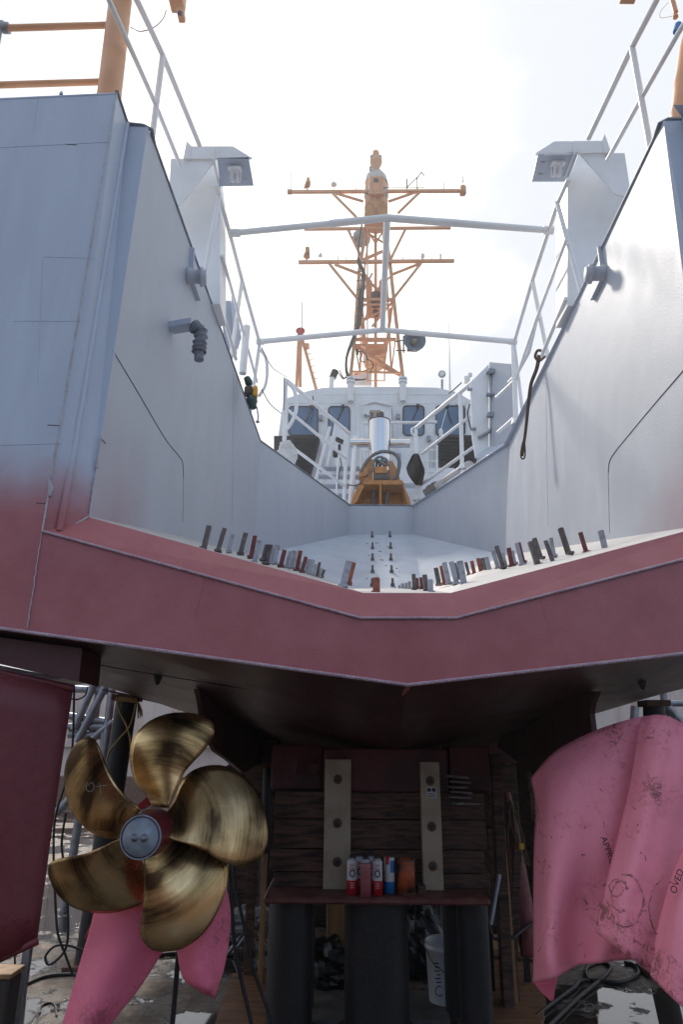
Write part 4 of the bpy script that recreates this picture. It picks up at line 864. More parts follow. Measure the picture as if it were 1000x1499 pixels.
for k in range(9):
    y = 385+k*13; x = 526-(k>5)*(k-5)*1.5; mb.tube([A(x-4, y, -.2), A(x+8, y-1, -.2)], px*.7, 6)
part('cable_clip', mb, M_stubs[1], mast)
mb = MB(); mb.lathe([(px*13, 0), (px*15, -px*3), (px*14, -px*12), (px*10, -px*16), (0, -px*16)], A(529, 344, .9), (0, 0, 1), 24); mb.lathe([(0, 0), (px*13, 0)], A(529, 344, .9), n=24); part('radome_grey', mb, M_galv, mast)
# loud hailer
mb = MB(); c_ = A(607, 499, -.5); ax = Vector((.05, -1, -.15)); mb.lathe([(px*3, px*10), (px*6, px*3), (px*15, -px*1), (px*15.4, 0), (px*14.5, px*0), (px*6, -px*0)], c_+ax.normalized()*px*2, ax, 28)
mb = MB(); mb.lathe([(px*4, -px*14), (px*6, -px*10), (px*9, -px*4), (px*15, px*2), (px*15.5, px*2), (px*14.8, px*1.4), (px*8, -px*4), (px*3, -px*9), (0, -px*9)], c_, ax, 30)
lh = part('loud_hailer', mb, mat('grey_blue_plastic', (.16, .20, .25), .45), mast)
mb = MB(); mb.lathe([(px*3, -px*9), (px*3, px*1), (px*1.5, px*3), (0, px*3.4)], c_, ax, 14); part('horn_core', mb, M_cream, lh)
mb = MB(); mb.box(A(601, 507, -.3), (px*9, px*8, px*12)); mb.tube([A(580, 513, -.1), A(594, 513, -.2)], px*1, 6); mb.tube([A(580, 500, -.1), A(592, 498, -.2)], px*1, 6); mb.tube([A(591, 492, -.2), A(591, 516, -.2)], px*1.2, 6)
mb.tube([Vector(p) for p in cr([A(600, 512, -.4), A(608, 515, -.4), A(616, 510, -.4), A(620, 500, -.4)], 14)], px*.7, 6); part('mounting', mb, M_dark, lh)
# roof items
mb = MB(); mb.tube([at(485, 572, YP+.3), at(485.5, 557, YP+.3), at(489, 548, YP+.3)], .06, 14); vp = part('vent_pipe', mb, M_white, house)
mb = MB(); mb.tube([at(487, 553, YP+.3), at(491, 543, YP+.3)], .085, 14); part('vent_hose', mb, M_dark, vp)
mb = MB(); mb.tube([at(647.5, 573, YP+.4), at(647.5, 556, YP+.4)], .03, 8); mb.lathe([(0, 0), (.085, 0), (.09, -.05), (.04, -.1), (0, -.1)], at(647.5, 547, YP+.3), (0, -1, -.1), 20); sl_ = part('search_light', mb, M_stubs[0], house)
mb = MB(); mb.lathe([(0, .012), (.06, .01), (.06, .0)], at(647.5, 547, YP+.28), (0, -1, -.1), 20); part('lens', mb, M_white, sl_)
mb = MB(); mb.tube([at(659, 572, YP+.4), at(658.5, 540, YP+.4), at(657.5, 440, YP+.4)], [.03, .014, .004], 8); mb.tube([at(684, 560, YP+.2), at(684, 552, YP+.2)], .07, 14); mb.tube([at(688.5, 551, YP), at(688.5, 547, YP)], .05, 10); part('whip_antenna', mb, M_white, house)
mb = MB(); mb.tube([at(443, 620, YP-.2), at(451, 612, YP-.2), at(459, 592, YP-.2), at(458, 580, YP-.2)], .015, 6); mb.tube([at(668, 592, YP-.2), at(674, 602, YP-.2), at(681, 594, YP-.2)], .012, 6); mb.tube([at(657, 576, YP-.2), at(664, 571, YP-.2), at(676, 560, YP-.2)], .016, 6); part('roof_cable', mb, M_stubs[1], house)
mb = MB(); mb.lathe([(.04, 0), (.05, .15), (.03, .2), (0, .2)], at(646, 640, YP-.4), n=12); mb.tube([at(646, 628, YP-.4), at(654, 600, YP-.4)], .01, 6); part('dome_light', mb, M_white, house)
# small tripod mast on the left of the roof
Yt = 16.5
mb = MB()
for t in ((437.5, 495, 434, 566), (440, 495, 439.5, 566), (442, 495, 463, 570)): mb.tube([at(t[0], t[1], Yt), at(t[2], t[3], Yt)], .045, 8)
for k in range(6): y = 510+k*9; x = 446+k*2.6; mb.tube([at(x, y, Yt), at(x+7, y-2, Yt)], .015, 6)
mb.box(at(449, 507, Yt-.05), (.14, .14, .12)); ms = part('tripod_mast', mb, M_orange, ship)
mb = MB(); mb.lathe([(.12, 0), (.09, .05), (.09, .12), (.13, .14), (.13, .2), (0, .22)], at(439.5, 492, Yt), n=18); part('red_lamp', mb, mat('red_lens', (.45, .02, .02), .3), ms)
mb = MB(); mb.tube([at(442, 484, Yt), at(442, 442, Yt)], .012, 6); part('whip_antenna', mb, M_dark, ms)
# wire lifelines on the left
mb = MB(); mb.tube([Vector(p) for p in cr([at(383, 509, 6.3), at(392, 528, 7), at(402, 541, 8), at(420, 552, 9.8)], 14)], .006, 5); mb.tube([Vector(p) for p in cr([at(383, 570, 6.3), at(396, 592, 7.5), at(413, 606, 9.8)], 14)], .006, 5); mb.tube([at(416, 552, 9.8), at(416, 600, 9.8)], .008, 5); mb.tube([Vector(p) for p in cr([at(500, 707, 11.3), at(520, 711, 11.2), at(530, 704, 11.1), at(541, 690, 11.1)], 12)], .012, 5)
part('guard_wire', mb, M_stubs[1], ship)

# ---------------------------------------------------------------- underwater gear
YPROP = 3.9
HUB = at(205.5, 1225.5, 3.74); HUB.y = YPROP
def blade(e1, e2, phi_deg):
    n, mcols = 26, 16
    E1 = cr(e1, n); E2 = cr(e2, n); phi = R(phi_deg); G = []
    for i in range(n+1):
        row = []
        for j in range(mcols+1):
            t = j/mcols; x = E1[i][0]*(1-t)+E2[i][0]*t; y = E1[i][1]*(1-t)+E2[i][1]*t
            p = at(x, y, YPROP); dx, dz = p.x-HUB.x, p.z-HUB.z; r = math.hypot(dx, dz); a = math.atan2(dz, dx)
            tt = r*math.sin(a-phi)                      # counter-clockwise positive
            k = .95/(2*math.pi*max(r, .16)); k = min(k, .95)
            camber = -.030*math.sin(math.pi*t)*math.sin(math.pi*min(1, i/n*.9+.1))
            row.append(at(x, y, YPROP + k*tt + .04*(r/.6)**2 + camber))
        G.append(row)
    m_ = MB(); m_.grid(G, .007); return m_
def Z5(L_): return [(x/2.5, 980+y/2.5) for x, y in L_]
mb = MB(); ax = Vector((0, 1, 0))
hub_r = depth(HUB)/F*28.5
mb.lathe([(hub_r*.90, -.16), (hub_r*1.0, -.15), (hub_r*1.05, -.10), (hub_r*1.10, .0), (hub_r*1.12, .10), (hub_r*.9, .15), (0, .15)], HUB, ax, 40)
prop = part('propeller', mb, mat('hub_red', (.20, .022, .03), .4, col2=(.2, .03, .04), ns=12, bump=.2), ship, 'five bladed bronze propeller on the left shaft')
mb = MB(); mb.lathe([(hub_r*.90, -.16), (hub_r*.86, -.175), (0, -.185)], HUB, ax, 40); mb.lathe([(hub_r*.94, -.165), (hub_r*.99, -.172), (hub_r*1.03, -.16), (hub_r*.99, -.148)], HUB, ax, 40)
cap = part('hub_cap', mb, mat('zinc_cap', (.36, .42, .48), .5, .25, col2=(.24, .28, .32), ns=18, bump=.15), prop)
mb = MB()
for dx in (-.022, .022):
    c_ = HUB+Vector((dx*1.1, -.183, .0)); mb.lathe([(.013, 0), (.013, -.014), (0, -.016)], c_, ax, 6); mb.lathe([(.019, 0), (.019, -.005), (0, -.005)], c_, ax, 16)
part('cap_bolt', mb, M_galv, cap)
bl = {
 'A': ([(555, 500), (530, 455), (497, 420), (477, 360), (474, 300), (490, 245), (540, 192), (610, 162), (680, 157), (740, 168), (772, 185)], [(612, 505), (625, 470), (648, 425), (675, 375), (710, 335), (745, 298), (770, 262), (783, 232), (785, 212), (780, 195), (772, 185)], 62),
 'B': ([(602, 575), (612, 520), (640, 465), (662, 412), (700, 372), (755, 352), (820, 352), (880, 380), (930, 430), (962, 490), (978, 560)], [(610, 615), (650, 628), (705, 645), (755, 668), (805, 700), (855, 718), (905, 717), (945, 697), (970, 660), (980, 610), (978, 560)], -10),
 'C': ([(605, 600), (660, 610), (730, 640), (790, 672), (830, 705), (831, 780), (812, 850), (775, 925), (725, 985), (660, 1025), (600, 1034)], [(525, 690), (529, 730), (531, 780), (527, 840), (518, 900), (512, 950), (518, 985), (535, 1010), (555, 1025), (578, 1033), (600, 1034)], -72),
 'D': ([(520, 700), (530, 740), (535, 800), (525, 850), (490, 870), (430, 888), (370, 893), (300, 884), (240, 855), (195, 805), (173, 750)], [(440, 620), (420, 628), (390, 642), (350, 660), (310, 674), (270, 683), (235, 689), (205, 696), (185, 706), (176, 722), (173, 750)], -145),
 'E': ([(440, 618), (400, 620), (350, 608), (305, 575), (265, 530), (242, 470), (233, 405), (238, 345), (258, 295), (290, 260), (325, 246)], [(512, 515), (495, 497), (470, 478), (445, 450), (420, 415), (400, 380), (385, 345), (370, 305), (358, 275), (343, 255), (325, 246)], 147)}
for k, (e1, e2, ph_) in bl.items():
    b_ = part('blade', blade(Z5(e1), Z5(e2), ph_), M_bronze, prop)
    if k == 'E':
        mb = MB()
        for P_ in ([(318, 415), (314, 435), (325, 447), (340, 440), (342, 420), (330, 414), (322, 425)], [(352, 428), (372, 426), (388, 424)], [(363, 415), (367, 440), (366, 458)]):
            q = []
            for x, y in P_:
                x, y = x/2.5, 980+y/2.5; p = at(x, y, YPROP); dx, dz_ = p.x-HUB.x, p.z-HUB.z; r = math.hypot(dx, dz_); a = math.atan2(dz_, dx); tt = r*math.sin(a-R(147)); kk = min(.95, .95/(2*math.pi*max(r, .16)))
                q.append(at(x, y, YPROP+kk*tt+.04*(r/.6)**2-.041))
            mb.tube([Vector(v) for v in cr(q, 14)], .0016, 5)
        part('chalk_mark', mb, M_lip, b_)
# shaft + strut
mb = MB(); s1 = HUB+Vector((0, .2, 0)); s2 = HUB+Vector((.05, 4.5, .42)); mb.tube([s1, s2], .055, 16)
part('propeller_shaft', mb, M_red, ship)
def skeg(pts, X):                                           # plate in the fore and aft plane
    m_ = MB(); P_ = []
    for x, y in pts:
        d = ray(x, y); P_.append(CAM+d*(X/d.x))
    m_.plate(P_, (.03, 0, 0)); return m_
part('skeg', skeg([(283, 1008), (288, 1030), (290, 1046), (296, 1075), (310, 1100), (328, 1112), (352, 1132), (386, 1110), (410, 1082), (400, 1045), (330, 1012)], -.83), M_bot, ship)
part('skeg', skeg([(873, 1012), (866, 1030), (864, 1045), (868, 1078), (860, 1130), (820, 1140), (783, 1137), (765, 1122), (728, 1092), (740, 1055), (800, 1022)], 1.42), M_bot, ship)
mb = MB(); mb.tube([at(598, 1006, 3.24), at(590, 1015, 3.4), at(577, 1050, 4.4), at(571, 1096, 5.1)], .011, 8); part('bottom_pipe', mb, M_red, ship)
# zincs/drain fittings under the chine
for x, y, X in ((232, 985, 0), (939, 992, 0)):
    mb = MB(); p = at(x, y-6, 3.9); mb.lathe([(.028, .03), (.03, .0), (.024, -.05), (.01, -.085), (0, -.09)], p, n=16); mb.box(p+Vector((0, 0, .02)), (.085, .05, .02)); part('drain_fitting', mb, M_dark, ship)
mb = MB(); mb.tube([at(236, 986, 3.8), at(258, 1000, 4.2), at(290, 1026, 5)], .0035, 5); mb.tube([at(930, 992, 3.8), at(890, 1008, 4.3), at(868, 1014, 4.8)], .0035, 5); part('bottom_wire', mb, M_dark, ship)
mb = MB(); mb.tube([at(122, 969, 3.75), at(170, 978, 3.75), at(300, 999, 3.75), at(420, 1018, 3.75), at(590, 1040, 3.75)], .003, 5); part('plating_weld', mb, M_dark, ship)
mb = MB(); mb.plate([at(148, 1008, 7), at(150, 1011, 7), at(225, 1028, 7), at(222, 1023, 7)], (0, .2, 0)); part('bilge_bar', mb, M_dark, ship)
# rudder head block + rudder
mb = MB(); X1 = at(117, 975, 3.35)
mb.plate([at(-60, 925, 3.32), at(119, 949, 3.32), at(119, 958, 3.32), at(115, 998, 3.32), at(-60, 958, 3.32)], (0, .28, 0)); part('rudder_trunk', mb, mat('trunk_red', (.07, .012, .014), .5), ship)
mb = MB(); mb.plate([at(-60, 962, 3.42), at(50, 984, 3.42), at(92, 993, 3.42), at(60, 996, 3.42), at(-60, 986, 3.42)], (0, .3, 0)); part('rudder_flange', mb, M_bead_g, ship)
G = []
for i in range(9):
    v = i/8; row = []
    for j in range(9):
        u = j/8; xl = -90-0*v; xr = 107+(54-107)*v; yl = 965+(1440-965)*v; yr = 1009+(1376-1009)*v
        yr_ = yr; x = xl+(xr-xl)*u; yb = 985+(x/107)*24 if v == 0 else None
        yt = 985+x*.21; yb2 = 1403-x*.47; y = yt+(yb2-yt)*v; row.append(at(x, y, 3.30+.10*u-.05*math.sin(math.pi*u)))
    G.append(row)
mb = MB(); mb.grid(G, -.06); rud = part('rudder', mb, mat('rudder_red', (.13, .017, .024), .5, col2=(.16, .027, .034), ns=18, bump=.12, bs=90, rvar=.08), ship, 'dark red rudder at the left edge')
mb = MB(); mb.tube([at(x, 985+x*.21, 3.29+.1*(x+90)/197) for x in (-90, 0, 60, 108)], .016, 8); mb.tube([at(x, 1403-x*.47, 3.29+.1*(x+90)/145) for x in (-90, 0, 30, 55)], .016, 8); part('rudder_rim', mb, rud.data.materials[0], rud)

# ================================================================ DOCK
def ground_mat():
    m = bpy.data.materials.new('wet_dock_floor'); m.use_nodes = True; t = m.node_tree; b = t.nodes['Principled BSDF']; l = t.links.new; n = t.nodes.new
    ge = n('ShaderNodeNewGeometry')
    def nz_(s, d, v=None, ro=.6):
        q = n('ShaderNodeTexNoise'); q.inputs['Scale'].default_value = s; q.inputs['Detail'].default_value = d; q.inputs['Roughness'].default_value = ro; l(ge.outputs['Position'], q.inputs['Vector']); return q.outputs['Fac']
    a = nz_(.55, 6); c = nz_(7, 9, ro=.7); w = nz_(.8, 12, ro=.68)
    r = n('ShaderNodeValToRGB'); e = r.color_ramp.elements; e[0].position = .3; e[0].color = (.04, .028, .02, 1); e[1].position = .75; e[1].color = (.36, .30, .25, 1); x = e.new(.5); x.color = (.15, .10, .07, 1); l(c, r.inputs[0])
    pm = n('ShaderNodeMapRange'); pm.inputs['From Min'].default_value = .43; pm.inputs['From Max'].default_value = .50; l(w, pm.inputs[0])
    mix = n('ShaderNodeMix'); mix.data_type = 'RGBA'; l(pm.outputs[0], mix.inputs['Factor']); l(r.outputs[0], mix.inputs['A']); mix.inputs['B'].default_value = (.03, .025, .022, 1); l(mix.outputs['Result'], b.inputs['Base Color'])
    rr = n('ShaderNodeMapRange'); rr.inputs['To Min'].default_value = .75; rr.inputs['To Max'].default_value = .04; l(pm.outputs[0], rr.inputs[0]); l(rr.outputs[0], b.inputs['Roughness'])
    iv = n('ShaderNodeMath'); iv.operation = 'SUBTRACT'; iv.inputs[0].default_value = 1; l(pm.outputs[0], iv.inputs[1])
    mu = n('ShaderNodeMath'); mu.operation = 'MULTIPLY'; l(iv.outputs[0], mu.inputs[0]); l(c, mu.inputs[1])
    bp = n('ShaderNodeBump'); bp.inputs['Strength'].default_value = .8; bp.inputs['Distance'].default_value = .03; l(mu.outputs[0], bp.inputs['Height']); l(bp.outputs[0], b.inputs['Normal'])
    b.inputs['Specular IOR Level'].default_value = .8
    return m
m = MB(); m.add([(-300, -120, 0), (300, -120, 0), (300, 400, 0), (-300, 400, 0)], [(0, 1, 2, 3)]); struct('ground', m, ground_mat())
# dock walls beyond, stained pale paint
M_dw = mat('stained_dock_wall', (.62, .53, .49), .75, col2=(.34, .16, .10), ns=1.1, stretch=(2.2, 2.2, .45), lo=.48, hi=.86, bump=.3, bs=12)
def dwall(x0, x1, Y, h, name, label):
    m = MB(); m.box(((x0+x1)/2, Y+.4, h/2+.35), (x1-x0, .8, h-.7), bev=.03); o_ = solo(name, m, M_dw, label, 'wall')
    org = ORG[o_.name]
    m = MB(); m.box(((x0+x1)/2, Y+.25, .40), (x1-x0, 1.2, .8), bev=.03); part('wall_base', m, M_rust, o_)
    m = MB()
    k = x0+1
    while k < x1: m.box((k, Y-.06, h/2+.8), (.14, .12, h-1.8)); k += 1.55
    m.box(((x0+x1)/2, Y-.08, h*.45), (x1-x0, .16, .16)); part('wall_rib', m, M_dw, o_)
dwall(-26, -2.2, 21, 3.7, 'dock_wall', 'pale rust stained dock wall seen behind the bronze propeller')
dwall(3.2, 26, 21, 3.7, 'dock_wall', 'pale cream dock wall seen above the pink sheet on the right')

m = MB(); m.box((0, -15.5, 2.2), (46, 1.0, 4.4), bev=.03); bw = solo('added_shade_wall', m, M_dw, 'unseen dark wall added behind the camera to block low sky light', 'wall')  # unseen wall added to cut low sky light under the hull
m = MB(); 
for k in range(-7, 8): m.box((k*3, -14.9, 2.0), (.5, .3, 4.0), bev=.02)
part('wall_rib', m, M_rust, bw); bw.data.materials[0] = M_rust
# keel block stand
zt = at(550, 1313, 4.75).z
stand = thing('keel_block_stand', (at(550, 1313, 4.9).x, 4.9, 0), 'stand with a red table plate on black pipe pillars under the hull', 'stand')
a = at(385, 1309, 4.72); b = at(719, 1317, 4.72)
mb = MB(); mb.box(((a.x+b.x)/2, 5.1, zt-.02), (b.x-a.x, .74, .042), bev=.012); part('table_plate', mb, mat('table_red', (.10, .018, .022), .5, col2=(.16, .07, .05), ns=9, bump=.3), stand)
for x0, x1, Y in ((394, 460, 4.98), (505, 597, 4.98), (668, 714, 5.0), (648, 680, 5.3), (440, 462, 5.35)):
    c_ = at((x0+x1)/2, 1330, Y); r_ = depth(c_)/F*(x1-x0)/2; mb = MB(); mb.cyl(Vector((c_.x, Y, 0)), Vector((c_.x, Y, zt-.042)), r_, 32)
    if x0 in (394, 505, 668): mb.cyl(Vector((c_.x, Y, 0)), Vector((c_.x, Y, .02)), r_*1.25, 32)
    part('pillar', mb, M_dark, stand)
# timber baulks
rows = [(1160, 1199), (1200, 1243), (1244, 1277), (1278, 1309)]
nm = ['timber baulk resting directly on the red table plate behind the spray cans', 'second dark timber baulk above the red table plate', 'third timber baulk above the table plate, blackened in the middle', 'uppermost brown timber baulk of the stack under the keel']
for (y0, y1), lb in zip(rows[::-1], nm):
    z0, z1 = at(550, y1, 5.02).z, at(550, y0, 5.02).z; jx = random.uniform(-4, 4)
    x0, x1 = at(398+jx, 1250, 5.02).x, at(712+jx, 1250, 5.02).x
    z0 = zt+.002 if y1 == 1309 else z0
    mb = MB(); mb.box(((x0+x1)/2, 5.2, (z0+z1)/2), (x1-x0, .36, z1-z0-.003), bev=.004); solo('timber_baulk', mb, M_wood, lb, 'timber', 'timbers stacked under the keel')
z0, z1 = at(550, 1159, 5.02).z, at(565, 1096, 5.02).z
mb = MB(); mb.box((at(565, 1100, 5.0).x, 5.2, (z0+z1)/2), (at(655, 1100, 5).x-at(474, 1100, 5).x, .40, z1-z0), bev=.01); solo('cap_timber', mb, M_woodr, 'dark red painted cap block between the timbers and the hull bottom', 'timber')
for x0, x1, y0, lb in ((398, 472, 1090, 'red stained timber wedge block at the left of the cap block'), (658, 718, 1092, 'red stained timber wedge block at the right of the cap block')):
    a, b = at(x0, y0, 5.1), at(x1, y0, 5.1); mb = MB(); mb.box(((a.x+b.x)/2, 5.28, (z0+a.z)/2), (b.x-a.x, .3, a.z-z0-.004), bev=.008); o_ = solo('wedge_block', mb, M_woodr, lb, 'timber', 'red wedge blocks beside the cap block')
for P_, lb in (((((424, 1108), (438, 1110), (432, 1134), (420, 1131))), 'small red wooden chock farther from the left steel channel'), (((452, 1116), (468, 1120), (462, 1136), (456, 1134)), 'small red wooden chock nearest the left steel channel')):
    mb = MB(); mb.plate([at(x, y, 5.05) for x, y in P_], (0, .06, 0)); solo('red_wood_chock', mb, M_woodr, lb, 'chock', 'small red chocks')
def channel(px0, px1, py0, py1, label, sticker=False):
    a, b = at(px0, py0, 4.96), at(px1, py1, 4.96); t = thing('steel_channel', ((a.x+b.x)/2, 4.96, zt), label, 'channel', 'perforated channels on the timber stack')
    w = b.x-a.x; mb = MB(); cx_ = (a.x+b.x)/2; mb.box((cx_, 4.955, (a.z+zt)/2+.003), (w, .012, a.z-zt), bev=.003)
    for s_ in (-1, 1): mb.box((cx_+s_*(w/2-.004), 4.985, (a.z+zt)/2), (.008, .05, a.z-zt))
    part('web', mb, M_cream, t)
    for y in ((1141, 1205, 1262) if not sticker else (1143, 1210, 1268)):
        c_ = at((px0+px1)/2, y, 4.948); mb = MB(); mb.lathe([(0, 0), (.017, 0), (.02, .004)], Vector((cx_, 4.9475, c_.z)), (0, 1, 0), 20); part('bolt_hole', mb, M_rub, t)
        mb = MB(); mb.lathe([(.0, .0), (.03, 0), (.032, .0035)], Vector((cx_, 4.9478, c_.z)), (0, 1, 0), 20); part('rust_ring', mb, M_rust, t)
    if sticker:
        c_ = at(632, 1160, 4.945); mb = MB(); mb.box(c_, (.066, .003, .07), bev=.0005); st = part('sticker', mb, mat('sticker_white', (.5, .5, .5), .5), t)
        mb = MB(); mb.lathe([(.014, 0), (.006, -.001), (0, -.001)], c_+Vector((.016, -.002, .016)), (0, 1, 0), 16); mb.box(c_+Vector((-.016, -.002, .016)), (.026, .002, .022))
        for k in range(3): mb.box(c_+Vector((0, -.002, -.008-k*.009)), (.05, .002, .0035))
        part('sticker_print', mb, M_rub, st)
    return t
channel(476, 513, 1112, 1308, 'left cream steel channel with three rusty holes, standing on the red table')
channel(615, 650, 1116, 1312, 'right cream steel channel with a white sticker and three rusty holes', True)
mb = MB()
for k in range(6):
    y = 1137+k*7.5; mb.box(at(672+random.uniform(-3, 3), y, 5.0), (.13+random.uniform(-.03, .03), .1, .012), Matrix.Rotation(random.uniform(-.06, .1), 3, 'Y'))
mb.box(at(684, 1176, 4.95), (.16, .1, .014)); solo('shim_stack', mb, M_stubs[1], 'stack of pale thin shims tucked beside the right steel channel', 'shims')
mb = MB(); mb.tube([at(632, 1314, 4.85), at(708, 1314, 4.85)], .010, 10); mb.box(at(640, 1314, 4.85), (.05, .03, .025)); solo('steel_bar', mb, M_stubs[1], 'grey steel bar lying on the table at the foot of the right channel', 'bar')

# further cribs under the hull
def crib(x0, x1, Y, lb, ybot=0):
    a, b = at(x0, 1200, Y), at(x1, 1200, Y); zt_ = HC+.45; n_ = 7; t = thing('timber_crib', ((a.x+b.x)/2, Y+.4, 0), lb, 'crib', 'timber cribs standing further under the hull')
    for k in range(n_):
        z0_ = zt_*k/n_; mb = MB(); dx = random.uniform(-.02, .02)
        mb.box(((a.x+b.x)/2+dx, Y+.4, z0_+zt_/n_/2), (b.x-a.x, .8, zt_/n_-.008), bev=.01); part1('baulk', mb, M_woodr if k > 4 else M_wood, t)
crib(338, 398, 7.4, 'dark timber crib under the hull left of the main timber stack')
crib(716, 760, 7.4, 'dark timber crib under the hull right of the main timber stack')
crib(779, 850, 8.2, 'dark timber crib under the hull behind the right pink sheet')
crib(385, 735, 9.0, 'wide timber crib in the shadow behind the black pillars')
# aerosol cans
def text_mesh(body, size, m_, parent, loc, rot, name='lettering', ext=.0006):
    cu = bpy.data.curves.new(name, 'FONT'); cu.body = body; cu.size = size; cu.extrude = ext; cu.align_x = 'CENTER'; cu.align_y = 'CENTER'
    o_ = bpy.data.objects.new(name+'_curve', cu); COL.objects.link(o_); bpy.context.view_layer.update()
    dg = bpy.context.evaluated_depsgraph_get(); me = bpy.data.meshes.new_from_object(o_.evaluated_get(dg)); bpy.data.objects.remove(o_)
    me.materials.clear(); me.materials.append(m_); o2 = bpy.data.objects.new(name, me); COL.objects.link(o2)
    if parent: o2.parent = parent
    o2.location = loc; o2.rotation_euler = rot; return o2
M_cw = mat('can_white', (.55, .52, .52), .3, col2=(.45, .42, .42), ns=8); M_cr = mat('can_red', (.40, .012, .02), .3); M_cp = mat('can_pink', (.38, .12, .13), .45, col2=(.25, .07, .08), ns=16)
M_cb = mat('can_blue', (.01, .14, .40), .3); M_ink = mat('can_ink', (.015, .02, .03), .4)
def can(px_, py_, Y, label, kind):
    p = at(px_, py_, Y); p.z = zt+.001
    t = thing('spray_can', p, label, 'spray can', 'spray cans on the red table'); r_ = .0335; n_ = 28
    h = .19
    if kind == 'pair':
        mb = MB(); mb.lathe([(0, 0), (r_, .002), (r_, .085)], p, n=n_); part('can_body', mb, M_cr, t)
        mb = MB(); mb.lathe([(r_, .085), (r_, h), (r_*.93, h+.006)], p, n=n_); part('can_label', mb, M_cw, t)
    elif kind == 'blue':
        mb = MB(); mb.lathe([(0, 0), (r_, .002), (r_, .07)], p, n=n_); part('can_body', mb, M_cb, t)
        mb = MB(); mb.lathe([(r_, .07), (r_, h+.01), (r_*.93, h+.016)], p, n=n_); part('can_label', mb, M_cw, t)
        mb = MB(); mb.lathe([(r_*1.01, .12), (r_*1.01, .19)], p, n=n_); 
        vs = [v for v in mb.v]; mb2 = MB(); 
        for i in range(n_):
            if vs[i].x > p.x: mb2.add([vs[i], vs[(i+1) % n_], vs[n_+(i+1) % n_], vs[n_+i]], [(0, 1, 2, 3)], True)
        part('can_stripe', mb2, M_cb, t)
        mb = MB(); mb.lathe([(.013, 0), (.012, .045), (0, .047)], p+Vector((-.012, -.028, .17)), n=12); part('nozzle', mb, M_cr, t)
    else:
        mb = MB(); mb.lathe([(0, 0), (r_, .002), (r_, .18), (r_*.93, .186)], p, n=n_); part('can_body', mb, M_cp, t)
    mb = MB(); mb.lathe([(r_*.93, h-.002), (r_*.7, h+.012), (r_*.7, h+.018)], p, n=n_); part('can_shoulder', mb, M_galv, t)
    mb = MB(); mb.lathe([(r_*.62, h+.014), (r_*.6, h+.03), (r_*.45, h+.034), (0, h+.036)], p, n=n_); part('can_cap', mb, M_rub if kind != 'pair2' else M_cr, t)
    if kind == 'pair':
        mb = MB(); c_ = p+Vector((0, -r_-.0008, .125))
        for ro_, ri_, mm_ in ((.019, .012, 0),): 
            vs = []; 
            for k in range(20):
                q = 2*math.pi*k/20
                for rr_ in (ro_, ri_): 
                    dx = rr_*math.cos(q); vs.append(Vector((p.x+dx, p.y-math.sqrt(max(1e-6, (r_+.0012)**2-dx*dx)), c_.z+rr_*math.sin(q)*1.15)))
            mb.add(vs, [(2*k, 2*((k+1) % 20), 2*((k+1) % 20)+1, 2*k+1) for k in range(20)])
        part('can_emblem', mb, M_ink, t)
        text_mesh('CRC', .019, M_cr, t, (0, -r_-.0015, .171), (R(90), 0, 0))
        text_mesh('Brakleen', .0125, M_cr, t, (0, -r_-.0012, .153), (R(90), 0, 0))
        mb = MB()
        for k in range(3): mb.box(p+Vector((0, -r_-.0006, .07-k*.012)), (.024, .001, .003))
        part('can_text_lines', mb, M_cw, t)
    return t
can(515.5, 1312, 4.80, 'white and red spray can at the left end of the row on the table', 'pair')
can(527, 1309, 4.87, 'white and red spray can standing behind the plain pink can', 'pair')
can(535.5, 1314, 4.755, 'plain faded pink spray can at the front of the row', 'pink')
can(543.5, 1309, 4.88, 'partly hidden spray can behind the gap right of the pink can', 'pair')
can(552.5, 1313, 4.79, 'white and red spray can between the pink can and the blue one', 'pair')
can(570.5, 1310, 4.86, 'white and blue spray can with a red nozzle', 'blue')
p = at(595, 1312, 4.88); p.z = zt+.001; t = thing('paint_tin', p, 'battered orange tin smeared with black, right of the blue spray can', 'tin')
mb = MB(); mb.lathe([(0, 0), (.058, .0), (.058, .19), (.054, .192), (.052, .184), (0, .183)], p, n=32); part('tin_body', mb, mat('tin_orange', (.46, .085, .015), .5, col2=(.04, .02, .018), ns=13, lo=.42, hi=.62, bump=.2), t)
mb = MB(); mb.lathe([(.059, .0), (.06, .004), (.059, .008)], p, n=32); mb.lathe([(.059, .184), (.06, .19), (.057, .195)], p, n=32); part('tin_rim', mb, M_rust, t)
mb = MB(); mb.box(at(622, 1304, 4.9)+Vector((-.02, 0, -.01)), (.05, .05, .09), bev=.004); solo('wood_offcut', mb, M_wood, 'small dark wood offcut between the orange tin and the right channel', 'offcut')

# things under the hull
def crumple(c, sx, sy, sz, seed, n=34, amp=.3):
    rnd = random.Random(seed); dirs = [(Vector((rnd.gauss(0, 1), rnd.gauss(0, 1), rnd.gauss(0, 1))).normalized(), rnd.uniform(3, 9), rnd.uniform(0, 6)) for _ in range(14)]
    m_ = MB(); G = []
    for i in range(n+1):
        th = math.pi*i/n; row = []
        for j in range(n+1):
            ph_ = 2*math.pi*(j % n)/n; d = Vector((math.sin(th)*math.cos(ph_), math.sin(th)*math.sin(ph_), math.cos(th)))
            k = 1+amp*sum(abs(math.sin(d.dot(q)*f+o_))-.5 for q, f, o_ in dirs)/7
            z = max(-.55, d.z*k) if d.z < 0 else d.z*k
            row.append(c+Vector((d.x*k*sx, d.y*k*sy, z*sz)))
        G.append(row)
    m_.grid(G, 0, False); return m_
M_bag = mat('black_plastic_bag', (.006, .006, .008), .34, bump=.5, bs=14)
g_at = lambda x, y: atz(x, y, 0)
c_ = at(472, 1440, 5.9); solo('rubbish_bag', crumple(c_, .22, .22, .26, 3, amp=.5), M_bag, 'black plastic bag slumped between the left and middle pillars', 'bag')
